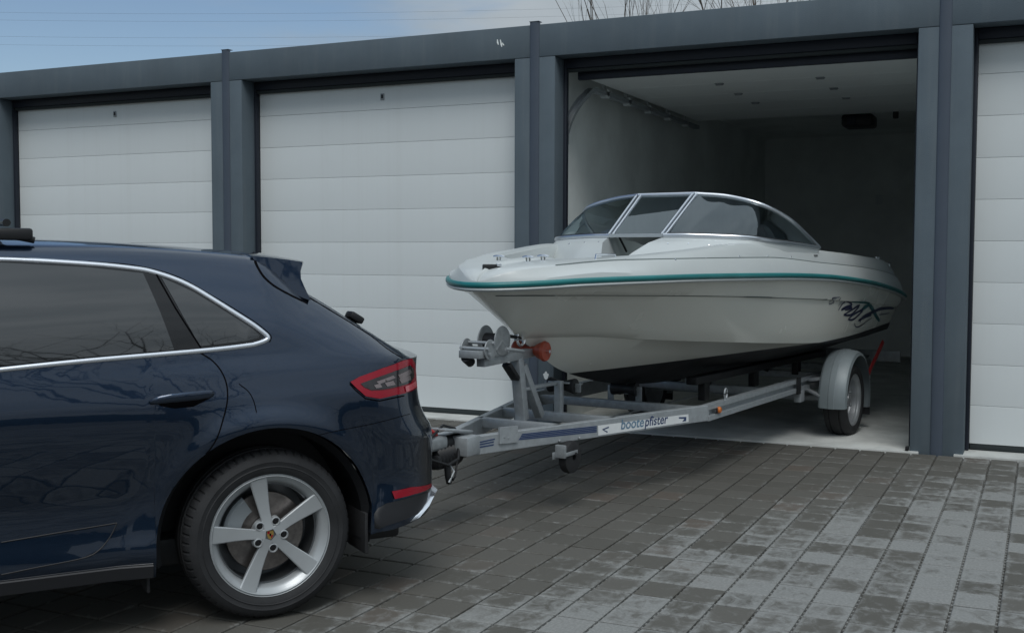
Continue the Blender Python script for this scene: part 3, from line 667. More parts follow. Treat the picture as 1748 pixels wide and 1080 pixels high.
# windscreen consoles
BASE = crv([(.224, 2.77, 1.712), (.45, 2.80, 1.710), (.80, 2.97, 1.694), (.915, 3.3, 1.668), (.95, 3.7, 1.650), (.97, 4.15, 1.630)], 8)
TOPC = crv([(.244, 3.31, 2.05), (.50, 3.36, 2.025), (.76, 3.39, 1.955), (.89, 3.63, 1.855), (.945, 3.94, 1.725), (.972, 4.15, 1.638)], 8)
for sg in (1, -1):
    V = []; n = 7
    for i, (x, q, z) in enumerate(BASE):
        fw = max(0., 1-i/24); k = .02+.10*fw
        xi = x-.06 if i == 0 else x
        ti = max(0., 1-i/6.); pr = [(x-.22*ti, q-k-.48*fw, z-.40 if i < 8 else 1.38), (x-.19*ti, q-k-.36*fw, z-.24), (x-.10*ti, q-k-.20*fw, z-.12), (x-.035*ti, q-k-.06*fw, z-.045), (x, q-.03*fw, z-.008), (x-.03*(1-fw), q+.10*fw, z-.006), (x-.10*(1-fw), q+.42*fw, z-.03)]
        V += [(sg*a, b, c) for a, b, c in pr]
    F = grid_faces(len(BASE), n)
    m0 = len(V); x, q, z = BASE[0]
    V += [(sg*(x-.02), q+.62, 1.10), (sg*x, q+.62, z-.06)]; F.append((0, 1, 2, 3, 4, 5, 6, m0+1, m0))
    o = mk('console', V, F, M_deck, boat, True, sharp=40); fixn(o)
ws = tube('windscreen_frame', [(-.224, 2.77, 1.722), (.224, 2.77, 1.722)], 1., M_alu, boat, prof=[(.014, -.013), (.014, .010), (.008, .014), (-.008, .014), (-.014, .010), (-.014, -.013)])
ws['label'] = 'brushed metal windscreen frame'
fp = [(.013*math.cos(a), .017*math.sin(a)) for a in np.linspace(0, 2*math.pi, 11)[:-1]]
def lift(c, dz): return [(p[0], p[1], p[2]+dz) for p in c]
for sg in (1, -1):
    mir = lambda c: [(sg*p[0], p[1], p[2]) for p in c]
    tube('frame_rail', mir(lift(BASE, .010)), 1., M_alu, ws, prof=fp); tube('frame_rail', mir(TOPC), 1., M_alu, ws, prof=fp)
    b0, t0 = np.array(BASE[0]), np.array(TOPC[0])
    for dx in (-.022, .014): tube('frame_post', mir([b0+[dx, 0, .008], t0+[dx, 0, 0]]), .0125, M_alu, ws, 8)
    V = []; 
    for (p, q) in zip(BASE, TOPC):
        for f in (0.02, .35, .68, 1.): a = np.array(p)*(1-f)+np.array(q)*f; a = a+np.array([.012*math.sin(math.pi*f), -.012*math.sin(math.pi*f), 0]); V.append((sg*a[0], a[1], a[2]))
    o = mk('windscreen_pane', V, grid_faces(len(BASE), 4), M_wglass, ws, True); fixn(o)
    tube('pane_gasket', mir(lift(BASE[1:], .026)), .006, M_black, ws, 6)
tube('frame_rail', [(-.244, 3.31, 2.05), (.244, 3.31, 2.05)], 1., M_alu, ws, prof=fp)
mk('windscreen_pane', [(-.215, 2.785, 1.73), (.215, 2.785, 1.73), (.232, 3.305, 2.045), (-.232, 3.305, 2.045)], [(0, 1, 2, 3)], M_wglass, ws)
bar('screen_prop', (-.19, 3.0, 1.60), (-.20, 2.86, 1.74), .014, .014, M_black, ws)
# seats and helm
for sx in (-.48, .48):
    st = box('seat', (sx-.24, 4.25, 1.0), (sx+.24, 4.75, 1.30), M_deck, boat, .05); box('seat_back', (sx-.24, 4.70, 1.25), (sx+.24, 4.86, 1.66), M_vinyl, st, .06, seg=3)
box('stern_bench', (-.78, 5.85, 1.0), (.78, 6.3, 1.40), M_deck, boat, .05)
tube('steering_wheel', [(.48+.17*math.cos(a), 3.72+.05*math.sin(a), 1.55+.16*math.sin(a)) for a in np.linspace(0, 2*math.pi, 29)[:-1]], .016, M_black, boat, 8, closed=True)
ln = []
for q in np.linspace(.95, 6.3, 60):
    R = rr(q); k = min(min(1., R/.42)*(1+2.4*max(0., 1-(q-.62)/1.0)), R/.27); ln.append((Vector((R-.058*k, q, zcr(q)-.001)), Vector((.75, 0, .66)).normalized()))
ribbon('deck_line', ln, .009, M_pin, boat, .003)
HS = Surf([hull], boat); DS = Surf([fore, gun], boat)
ribbon('pinstripe', [HS.px(x, y) for x, y in dens([(846, 504.5), (1000, 504), (1200, 505), (1300, 507), (1412, 511)], 8)], .011, M_pin, boat)
def L(x, y): return 1390+x/10.925, 490+y/10.925
logo = [(M_tealp, .024, [(690, 275), (880, 282), (1000, 305), (1070, 390), (1120, 480), (1165, 560), (1215, 630)]), (M_tealp, .022, [(860, 450), (930, 380), (1010, 340)]),
        (M_navy, .011, [(445, 430), (530, 300), (620, 268), (700, 330), (590, 365), (500, 420), (640, 375), (705, 390), (570, 430)]), (M_navy, .012, [(545, 515), (690, 425), (845, 335), (730, 470), (660, 520), (550, 520)]),
        (M_navy, .012, [(625, 600), (740, 500), (910, 415), (820, 520), (720, 600), (635, 608)]), (M_navy, .018, [(845, 650), (900, 560), (1050, 480), (1160, 430), (1250, 402), (1390, 388), (1480, 396)]),
        (M_navy, .015, [(820, 620), (950, 550), (1060, 520)]), (M_navy, .006, [(745, 670), (765, 730), (830, 735), (960, 645), (1070, 565)]), (M_navy, .006, [(1200, 512), (1300, 500), (1400, 478)]),
        (M_silver, .012, [(270, 300), (300, 250), (360, 225), (420, 195)]), (M_navy, .005, [(265, 320), (345, 290), (360, 250), (330, 200), (470, 185)]), (M_navy, .006, [(400, 260), (460, 235), (490, 190)]), (M_silver, .010, [(440, 345), (490, 290), (520, 265)])]
for m_, w_, pts in logo:
    w2 = w_*1.8
    pp = [tuple(p) for p in crv([L(*p) for p in pts], 4)]; ribbon('side_graphic', [HS.px(*p) for p in pp], [w2*(.45+.55*math.sin(math.pi*min(1, max(0, (i+.6)/len(pp))))**.5) for i in range(len(pp))], m_, boat, off=.002+.0006*logo.index((m_, w_, pts))*.3)
# deck fittings
def fit(x, y): return DS.px(x, y)
for x, y in ((1068, 443), (1153, 443), (1205, 441), (1262, 438), (1310, 437), (1350, 438)): p, n = fit(x, y); lathe('snap_stud', [(0, -.002), (.008, -.002), (.006, .004), (0, .005)], M_chrome, boat, 8, 'Y', Matrix.Translation(p)@n.to_track_quat('Y', 'Z').to_matrix().to_4x4(), closed=False)
CS = Surf([o for o in boat.children if o.name.startswith('console')], boat)
for x, y in ((972, 416), (998, 414), (1022, 413), (1140, 416), (1175, 416), (1210, 418), (1238, 420), (1270, 424), (1300, 425)): p, n = CS.px(x, y); lathe('snap_stud', [(0, -.002), (.008, -.002), (.006, .004), (0, .005)], M_chrome, boat, 8, 'Y', Matrix.Translation(p)@n.to_track_quat('Y', 'Z').to_matrix().to_4x4(), closed=False)
p, n = fit(838, 456)
nl = box('bow_light', (-.022, -.05, -.018), (.022, .05, .018), M_black, boat, .008, Matrix.Translation(p)@Matrix.Rotation(math.radians(-45), 4, 'Z')); box('light_cover', (-.018, .03, .004), (.028, .062, .022), M_chrome, nl, .006, Matrix.Translation(p)@Matrix.Rotation(math.radians(-45), 4, 'Z'))
for x, q in ((.10, 1.04), (.16, 1.12), (-.14, 1.08)):
    z = gz(q)-.002; cl_ = tube('deck_cleat', [(x-.04, q, z+.026), (x-.015, q, z+.029), (x+.015, q, z+.029), (x+.04, q, z+.026)], [.006, .008, .008, .006], M_chrome, boat, 8)
    for dx in (-.018, .018): tube('cleat_leg', [(x+dx*.6, q, z-.01), (x+dx*.6, q, z+.028)], .007, M_chrome, cl_, 8)
q = 1.05; tube('grab_rail', [(rr(1.3)-.2, 1.3, 1.545), (rr(1.3)-.2, 1.31, 1.578), (rr(1.45)-.2, 1.45, 1.58), (rr(1.46)-.2, 1.46, 1.55)], .008, M_chrome, boat, 8)
for q, dx in ((6.05, .16), (6.42, .14)):
    z = gz(q); x = rr(q)-dx; cl_ = tube('stern_cleat', [(x, q-.06, z+.012), (x, q, z+.018), (x, q+.06, z+.008)], [.008, .011, .008], M_chrome, boat, 8)
    for dq in (-.025, .025): tube('cleat_leg', [(x, q+dq, z-.03), (x, q+dq, z+.014)], .009, M_chrome, cl_, 8)
tube('bow_eye', [(.004, 1.135+.045*math.cos(a)-.02, 1.075+.05*math.sin(a)-.02) for a in np.linspace(0, 2*math.pi, 25)[:-1]], .009, M_chrome, boat, 8, closed=True)
p, n = DS.px(1392, 436); box('vent', (-.012, -.04, -.008), (.008, .04, .008), M_vinyl, boat, .004, Matrix.Translation(p))

# ------------------------------------------------------------------ car (own frame: x towards its rear, y inwards from the near side, z up)
car = empty('parked_car', tuple(CARB), math.pi/2-PA, 'dark navy blue sport utility car with silver five-spoke wheels, towing the boat trailer', 'car')
def paint():
    m = bpy.data.materials.new('navy_metallic_paint'); m.use_nodes = True; t = m.node_tree; b = t.nodes['Principled BSDF']
    g = nd(t, 'ShaderNodeTexCoord'); n = nd(t, 'ShaderNodeTexNoise', {'Vector': g.outputs['Object'], 'Scale': 900., 'Detail': 1.})
    t.links.new(mixc(t, smooth(t, n.outputs[0], .35, .75), (.009, .021, .045), (.017, .036, .072)), b.inputs['Base Color'])
    b.inputs['Metallic'].default_value = .9; b.inputs['Roughness'].default_value = .3
    b.inputs['Coat Weight'].default_value = 1.; b.inputs['Coat Roughness'].default_value = .025; b.inputs['Coat IOR'].default_value = 1.55
    n3 = nd(t, 'ShaderNodeTexNoise', {'Vector': g.outputs['Object'], 'Scale': 7., 'Detail': 2.}); bp = nd(t, 'ShaderNodeBump', {'Height': n3.outputs[0], 'Strength': .012, 'Distance': .05}); t.links.new(bp.outputs[0], b.inputs['Coat Normal'])
    return m
M_paint = paint()
M_cglass = mat('privacy_glass', (.006, .007, .008), .02, spec=1., coat=.5); M_gloss = mat('gloss_black', (.006, .006, .007), .08, spec=.5)
M_gapblack = mat('shade_and_crest_black', (.003, .003, .004), .9, spec=.05); M_sill = mat('sill_plastic', (.011, .012, .015), .5); M_blade = mat('side_blade', (.007, .009, .013), .3)  # first black: painted shade of gaps and handle recess, also crest print
M_lred = mat('red_lens', (.27, .003, .016), .12, coat=.3, spec=.35); M_lpink = mat('pink_highlight_lens', (.55, .10, .12), .12, coat=.8); M_ldark = mat('smoked_lens', (.012, .009, .010), .1, coat=.8); M_lclear = mat('lamp_chrome', (.30, .25, .25), .2, metal=.8)
M_disc = mat('brake_disc', (.22, .20, .19), .38, metal=.9, var=.2, vscale=30); M_cal = mat('caliper_grey', (.26, .29, .31), .45, metal=.2)
M_rimp = mat('silver_rim_paint', (.40, .425, .44), .38, metal=.35, var=.04, vscale=5, coat=.3); M_rimd = mat('rim_barrel', (.16, .17, .18), .42, metal=.8); M_gold = mat('crest_gold', (.42, .28, .08), .35, metal=.6)
YC = .94; WB = 2.807
Tz = pch([.18, .24, .30, .36, .45, .55, .66, .78, .88, .96, 1.02, 1.08, 1.14, 1.2], [.10, .05, .026, .020, .034, .040, .024, .004, -.006, -.002, .010, .024, .044, .066])
def wdist(s, z): return min(math.hypot(s-.02, z-.37), math.hypot(s+WB, z-.37))
AR = .478
def Tside(s, z):
    t = Tz(z)-.022*math.exp(-((s-.02)/.5)**2)*math.exp(-((z-.86)/.22)**2)-.02*math.exp(-((s+WB)/.5)**2)*math.exp(-((z-.86)/.22)**2)
    d = wdist(s, z)
    if d < .75: t -= .030*math.exp(-((d-AR)/.075)**2)*(1 if z < .9 else math.exp(-((z-.9)/.08)**2))
    return t
cz = pch([.25, .37, .5, .6, .66, .745, .80, .84, .89, .97, 1.05, 1.10, 1.2], [.745, .777, .795, .80, .798, .786, .75, .728, .712, .705, .712, .722, .70])
CA, CB = .45, .5
def s0r(z): return cz(z)-.278
fz = pch([.2, .4, .6, .8, .95, 1.1], [-3.72, -3.76, -3.77, -3.74, -3.66, -3.5])
def zlow(s):
    for c in (.02, -WB):
        if abs(s-c) < AR: return .37+math.sqrt(max(0, AR**2-(s-c)**2)) if True else 0
    if s > .3: return .33+.03*max(0, min(1, (s-.6)/.3))
    if s < -WB-.3: return .25
    return .258
zsh = pch([-3.8, -3.3, -2.4, -1.1, -.3, .1, .4, .76, 1.0], [.84, .955, 1.03, 1.095, 1.135, 1.155, 1.135, 1.095, 1.09])
cols = []
base_s = list(np.linspace(-3.25, -WB-AR-.02, 5))
def archcols(c): return [c-AR-.0006, c-AR+.0006]+[c-AR*math.cos(a) for a in np.linspace(.09, math.pi-.09, 34)]+[c+AR-.0006, c+AR+.0006]
base_s += archcols(-WB)+list(np.linspace(-WB+AR+.04, .02-AR-.04, 34))+[c for c in archcols(.02) if c < .418]
cols = [('f', a) for a in np.linspace(math.pi/2, .06, 12)]+[('s', s) for s in base_s]
fa = (.498-.42)/(s0r(.36)-.42)
cols += [('m', f) for f in sorted([0, .12, .25, .38, .5, .62, .74, .85, fa-.012, fa+.012, 1.])]+[('c', a) for a in np.linspace(.04, math.pi/2, 26)]+[('e', f) for f in (.25, .5, .75, 1.)]
def cpos(c, z):
    k, v = c
    if k == 's': return v, Tside(v, z)
    if k == 'm': s = .42+(s0r(z)-.42)*v; return s, Tside(s, z)
    if k == 'c': s = s0r(z)+CA*math.sin(v); return s, Tside(s0r(z), z)+CB*(1-math.cos(v))
    if k == 'e': t0 = Tside(s0r(z), z)+CB; return s0r(z)+CA+.015*math.sin(v*math.pi/2), t0+(YC-t0)*v
    if k == 'f': e = fz(z); return -3.25+(e+3.25)*math.sin(v), Tside(-3.25, z)+.62*(1-math.cos(v))*(1 if v < 1.56 else 1)
NZ = 30
A = []
for c in cols:
    zl = .34
    for _ in range(6): zl = zlow(cpos(c, zl)[0]) if c[0] != 'f' else .25
    if c[0] in ('c', 'e'): zl = .335+.03*min(1., max(0., (cpos(c, .4)[0]-.6)/.3))
    zt = zsh(cpos(c, 1.05)[0]); rows = []
    s, t = cpos(c, zl); rows.append((s, t+.07, zl+.012)); 
    for j in range(NZ):
        z = zl+(zt-zl)*j/(NZ-1); s, t = cpos(c, z); rows.append((s, t, z))
    A.append(rows)
# front centre closing columns
f0 = [(p[0]-.03, YC, p[2]) for p in A[0]]; A = [f0]+A
sS = [-3.8, -3.3, -2.6, -2.3, -1.95, -1.6, -1.1, -.7, -.4, -.1, .05, .15, .25, .36, .47, .587, .70, .764, 1.0]
zE = pch(sS, [.86, .985, 1.07, 1.14, 1.36, 1.545, 1.60, 1.60, 1.592, 1.573, 1.555, 1.49, 1.412, 1.35, 1.28, 1.205, 1.135, 1.10, 1.09])
tE = pch(sS, [.6, .4, .30, .24, .25, .28, .28, .275, .27, .27, .265, .26, .25, .24, .22, .2, .19, .2, .3])
zC = pch(sS, [.88, 1.02, 1.13, 1.22, 1.46, 1.62, 1.655, 1.648, 1.634, 1.612, 1.595, 1.55, 1.475, 1.40, 1.325, 1.25, 1.17, 1.13, 1.10])
NB = 34
B = []
for rows in A:
    s, t0, z0 = rows[-1]; ze = max(zE(s), z0+.004); te = max(tE(s), t0+.03); zc_ = max(zC(s), ze+.002)
    k = min(1., (ze-z0)/.3); te = min(te, YC-.001); 
    pts = [(t0, z0)]+([(t0+(te-t0)*.25-.018*k, z0+(ze-z0)*.30), (t0+(te-t0)*.55-.016*k, z0+(ze-z0)*.62), (t0+(te-t0)*.80-.006*k, z0+(ze-z0)*.86)] if ze-z0 > .03 else [])+[(te, ze), (te+(YC-te)*.14, ze+(zc_-ze)*.42), (te+(YC-te)*.42, ze+(zc_-ze)*.80), (YC, zc_)]
    if YC-t0 < .05: pts = [(t0, z0), (YC, max(z0, zc_))]
    c = crv([np.array(p) for p in pts], 10); d = np.concatenate([[0], np.cumsum([np.linalg.norm(c[i+1]-c[i]) for i in range(len(c)-1)])]); d = d/max(d[-1], 1e-6)
    B.append([(s, float(np.interp(f, d, [p[0] for p in c])), float(np.interp(f, d, [p[1] for p in c]))) for f in np.linspace(0, 1, NB)])
full = [a+b[1:] for a, b in zip(A, B)]; nr = len(full[0])
V = [p for col in full for p in col]; F = grid_faces(len(full), nr)
bm = bmesh.new(); vv = [bm.verts.new(v) for v in V]+[bm.verts.new((v[0], 2*YC-v[1], v[2])) for v in V]
nV = len(V); bodyF = []; glassF = {'rear_window': [], 'windscreen': []}
for f in F:
    c = np.mean([V[i] for i in f], axis=0); col, row = f[0]//nr, f[0] % nr
    key = None
    if row > NZ+6 and c[1] > tE(c[0])+.05 and row > NZ:
        if .22 < c[0] < .66: key = 'rear_window'
        elif -2.34 < c[0] < -1.62: key = 'windscreen'
    for o_ in (0, nV):
        q = [vv[i+o_] for i in f]
        if o_: q = q[::-1]
        try: ff = bm.faces.new(q)
        except ValueError: continue
        if key: glassF[key].append(ff)
allglass = {f for k in glassF.values() for f in k}
bm.faces.index_update()
bodies = {}
for nm, fs in (('body', [f for f in bm.faces if f not in allglass]), ('rear_window', glassF['rear_window']), ('windscreen', glassF['windscreen'])):
    b2 = bmesh.new(); mp = {}
    for f in fs:
        for v in f.verts:
            if v not in mp: mp[v] = b2.verts.new(v.co)
        try: b2.faces.new([mp[v] for v in f.verts])
        except ValueError: pass
    bmesh.ops.remove_doubles(b2, verts=b2.verts, dist=2e-4); bmesh.ops.dissolve_degenerate(b2, dist=1e-5, edges=b2.edges)
    bodies[nm] = bmo(nm, b2, M_paint if nm == 'body' else M_cglass, car, True, 32)
bm.free()
CS_ = Surf([bodies['body'], bodies['rear_window']], car)
def psz(x, y): p, n = CS_.px(x, y); return (p.x, p.z)
def pp(pts): return [psz(*p) for p in pts]
# side glass, pillars and trim
topo = [(0, 446), (150, 454), (230, 462), (264, 468), (300, 481), (330, 495), (365, 516), (400, 538), (430, 557), (446, 569), (451, 576), (446, 581), (420, 586), (345, 594), (150, 611), (0, 627)]
front_top = [(-2.16, 1.13), (-1.98, 1.27), (-1.78, 1.415), (-1.6, 1.495), (-1.35, 1.54)]
front_bot = [(-1.5, 1.115), (-2.0, 1.10)]
op = pp(topo); outline = op+front_bot+front_top
winb = patch('window_surround', CS_, outline, M_gloss, car, .0015, .05)
rg = patch('rear_door_glass', CS_, pp([(0, 449), (150, 457), (244, 467), (272, 530), (297, 597), (150, 609), (0, 624)])+[(-1.12, psz(0, 624)[1]-.002), (-1.12, psz(0, 449)[1]+.002)], M_cglass, car, .004, .05)
qg = patch('quarter_glass', CS_, pp([(275, 474), (300, 485), (330, 499), (365, 520), (400, 542), (430, 561), (443, 572), (441, 577), (420, 582), (341, 591), (312, 540)]), M_cglass, car, .004, .05)
fg = patch('front_door_glass', CS_, [(-1.17, 1.548), (-1.35, 1.53), (-1.6, 1.485), (-1.78, 1.40), (-1.95, 1.27), (-2.08, 1.14), (-1.6, 1.125), (-1.17, 1.135)], M_cglass, car, .004, .05)
tp = [(-2.2, 1.12), (-2.0, 1.285), (-1.8, 1.432), (-1.6, 1.512), (-1.35, 1.557)]
tr_pts = tp+pp([(0, 442.5), (150, 450.5), (230, 458.5), (262, 464.5), (300, 477), (330, 491), (365, 512), (400, 534), (430, 553), (448, 566.5), (456.5, 574.5), (455, 580), (440, 586), (420, 590), (345, 598.5), (150, 615.5), (0, 631)])+[(-1.5, 1.10), (-2.1, 1.085)]
tc2 = [tuple(p) for p in crv(tr_pts, 7)]
wl = []
for p in tc2: wl.append(.021)
trim = ribbon('window_trim', [CS_.side(*p) for p in tc2], wl, M_satin, car, .003, .005); trim['label'] = 'satin silver window trim'
def seam(name, px, w=.006): return ribbon(name, [CS_.px(*p) for p in [tuple(q) for q in crv(px, 8)]], w, M_gapblack, car, .0008)  # dark ribbon on the skin paints the shade of a gap, no groove cut
seam('door_gap_shade', [(340, 601), (362, 615), (378, 634), (387, 657), (388, 684), (381, 715), (370, 748), (352, 776)])
ribbon('door_gap_shade', [CS_.px(*p) for p in dens([(263, 462), (300, 527), (343, 594)], 8)], .005, M_gapblack, car, .0052)  # gap shade painted as a dark strip over the glass edge
seam('fuel_flap_gap_shade', [(408, 655), (424, 668), (433, 684), (438, 704)], .004)
seam('spoiler_gap_shade', [(434, 441), (441, 458), (452, 474), (470, 489), (497, 504), (524, 517)], .012)
seam('tailgate_gap_shade', [(524, 505), (575, 536), (630, 571), (660, 594), (688, 612)], .009)
seam('roof_gap_shade', [(150, 446), (230, 453), (300, 471), (365, 506), (430, 546), (456, 566), (463, 575), (460, 584)], .004)
# swage crease shadow is form only; door handle
hr = patch('handle_recess_shade', CS_, pp([(262, 686), (285, 678), (335, 672), (360, 671), (358, 680), (330, 694), (298, 697), (275, 693)]), M_gapblack, car, .001, .03)  # dark patch on the door skin paints the shade of the recess
hp = [CS_.px(*p) for p in [tuple(q) for q in crv([(256, 687), (280, 682.5), (320, 678.5), (350, 675), (364, 672.5)], 6)]]
tube('door_handle', [p+n*(.012+.024*math.sin(math.pi*i/(len(hp)-1))**.6) for i, (p, n) in enumerate(hp)], [.006+.009*math.sin(math.pi*i/(len(hp)-1))**.5 for i in range(len(hp))], M_paint, car, 12, prof=[(.55*math.cos(a), 1.25*math.sin(a)) for a in np.linspace(0, 2*math.pi, 15)[:-1]])
# lower door blade, sill
patch('side_blade', CS_, pp([(0, 927), (120, 907), (200, 893.5), (192, 909), (170, 937), (140, 951), (60, 968), (0, 979)])+[(-1.9, .335), (-2.1, .40), (-1.9, .44)], M_paint, car, .004, .04)
ribbon('blade_edge', [CS_.px(*p) for p in dens([(2, 925), (120, 905), (200, 892)], 12)], .006, M_sill, car, .003, .003)
ribbon('blade_edge', [CS_.px(*p) for p in [tuple(q) for q in crv([(199, 893), (188, 915), (168, 939), (140, 952), (60, 968), (2, 980)], 6)]], .006, M_sill, car, .003, .003)
zz = [-2.30+i*.1 for i in range(19)]+[-.472]
V = []; 
for s in zz:
    p, n = CS_.side(s, .318); V += [(s, p.y-.006, .318), (s, p.y-.012, .312), (s, p.y-.004, .262), (s, p.y+.05, .252), (s, p.y+.05, .318)]
o = mk('sill', V, grid_faces(len(zz), 5, wrapv=True)+[(0, 1, 2, 3, 4), tuple((len(zz)-1)*5+i for i in range(5))], M_sill, car, True, sharp=40); fixn(o)
ribbon('sill_edge', [(Vector((s, CS_.side(s, .322)[0].y-.002, .319)), Vector((0, -.8, .6))) for s in zz], .008, M_blade, car, .002, .003)
# tail light
tl = patch('tail_light', CS_, pp([(597, 652), (613, 643), (650, 629), (687, 615), (701, 611.5), (706, 620), (708, 640), (709.5, 662), (690, 671), (673, 674), (647, 680), (623, 676), (607, 662)]), M_lred, car, .008, .02); tl['label'] = 'red and smoked wraparound tail light'
patch('smoked_inner_lens', CS_, pp([(614, 655), (640, 645), (672, 633), (697, 623), (703, 630), (704, 642), (698, 653), (676, 660), (650, 665), (632, 666), (620, 661)]), M_ldark, tl, .0105, .02)
for q in ([(640, 652), (668, 641), (672, 645), (645, 656)], [(676, 640), (696, 630), (700, 636), (680, 648)], [(636, 658), (646, 655), (650, 661), (640, 663)], [(654, 654), (668, 650), (672, 657), (658, 660)], [(678, 648), (696, 640), (698, 648), (682, 655)]):
    patch('lamp_element', CS_, pp(q), M_lclear, tl, .0125, .015)
patch('pink_lens_strip', CS_, pp([(688, 660), (706, 650), (708, 660), (690, 669)]), M_lpink, tl, .0125, .015)  # pink strip of the lamp, its highlight painted into the colour
ribbon('lamp_gap_shade', [CS_.px(*p) for p in dens([(597, 655), (607, 666), (624, 680), (648, 684), (690, 675)], 6)], .006, M_gapblack, car, .001)  # dark strip below the lamp, joint shade put in as colour
patch('bumper_reflector', CS_, pp([(668, 838), (700, 831), (735, 824), (736, 829), (705, 843), (673, 851)]), M_lred, car, .005, .02)
seam('bumper_gap_shade', [(545, 742), (575, 735), (640, 722), (700, 706)], .003)
# bumper skirt, exhaust trim, mud flap
sk = patch('bumper_skirt', CS_, pp([(622, 868), (660, 858), (700, 848), (730, 838), (726, 866), (700, 882), (660, 896), (618, 909)]), M_sill, car, .004, .03)
ex = [CS_.px(*p)[0] for p in ((739, 838), (731, 848), (722, 866), (706, 885))]
V = [];
for p, w in zip(ex, (.02, .035, .045, .03)): V += [(p.x+.002, p.y-.02, p.z), (p.x+.03, p.y-.005, p.z+.006), (p.x+.05, p.y+.10, p.z+.01), (p.x+.0, p.y+.10, p.z-.006), (p.x-w, p.y-.012, p.z-.01)]
o = mk('exhaust_trim', V, grid_faces(4, 5, wrapv=True)+[(0, 1, 2, 3, 4), (15, 16, 17, 18, 19)], M_satin, car, True, sharp=50); fixn(o)
box('mud_flap', (.462, .02, .235), (.478, .24, .42), M_rubber, car, .004); box('mud_flap', (-.49, .03, .19), (-.478, .20, .30), M_rubber, car, .004)
# spoiler
def spsec(t, k):
    e = .14*k
    return [(.03+e*.2, t, 1.572+.028*k), (.10+e*.6, t, 1.566+.028*k), (.19+e*.8, t, 1.556+.02*k), (.256+e, t, 1.546+.012*k), (.258+e, t, 1.538+.01*k), (.244+e, t, 1.505), (.240+e*.9, t, 1.47), (.250+e*.5, t, 1.435-.0*k), (.275-.05*k+e*.2, t, 1.372+.06*k), (.20+e*.2, t+.05, 1.40+.04*k), (.13+e*.2, t+.03, 1.434+.03*k), (.075+e*.2, t+.015, 1.49+.02*k), (.045+e*.2, t+.004, 1.535+.025*k)]
secs = [[(x, y-.035+.45*max(0, z-1.40), z) for x, y, z in spsec(.225, 0)], [(x, y-.03+.42*max(0, z-1.40), z) for x, y, z in spsec(.24, .02)], spsec(.30, .15), spsec(.45, .45), spsec(.7, .85), spsec(YC, 1.)]
secs = secs+[[(x, 2*YC-y, z) for x, y, z in s] for s in secs[-2::-1]]
V = [p for s in secs for p in s]; o = mk('roof_spoiler', V, grid_faces(len(secs), 13, wrapv=True)+[tuple(range(13)), tuple((len(secs)-1)*13+i for i in range(13))], M_paint, car, True, sharp=38); fixn(o)
# roof rail with rack foot
tube('roof_rail', [(-1.95, .40, 1.575), (-1.7, .335, 1.63), (-1.2, .315, 1.668), (-.98, .315, 1.663), (-.86, .318, 1.635)], [.012, .018, .019, .018, .014], M_black, car, 10)
box('rack_foot', (-1.06, .285, 1.636), (-.868, .36, 1.684), M_black, car, .012); tube('rack_bar', [(-.965, .30, 1.705), (-.965, YC, 1.722), (-.965, 2*YC-.30, 1.705)], .016, M_black, car, 10)
p, n = CS_.px(604, 548); wpr = box('rear_wiper', (-.02, -.03, -.012), (.055, .05, .022), M_black, car, .01, Matrix.Translation(p+Vector((.015, .06, .02)))@Matrix.Rotation(.55, 4, 'Y')); 
# underbody, wheel housings, tow bar
box('underbody', (-3.5, .22, .24), (.72, 2*YC-.22, .36), M_black, car, .02)
for c in (.02, -WB):
    for y0, y1, sgn in ((.05, .36, 1), (2*YC-.05, 2*YC-.36, -1)):
        V = []; AA = np.linspace(-.18, math.pi+.18, 40)
        for a in AA: V += [(c+(AR-.004)*math.cos(a), y0-.02*sgn, .37+(AR-.004)*math.sin(a)), (c+(AR-.03)*math.cos(a), y0+.02*sgn, .37+(AR-.03)*math.sin(a)), (c+(AR-.03)*math.cos(a), y1, .37+(AR-.03)*math.sin(a))]
        F = grid_faces(40, 3); F.append(tuple(3*i+2 for i in range(40))); mk('wheel_housing', V, F, M_black, car)
bi = TI.inverted()  # trailer frame to world
tube('tow_bar', [(.62, YC, .34), (.98, YC, .36), (1.10, YC+.03, .40), (1.141, .994, .47)], [.03, .03, .026, .016], M_black, car, 12)
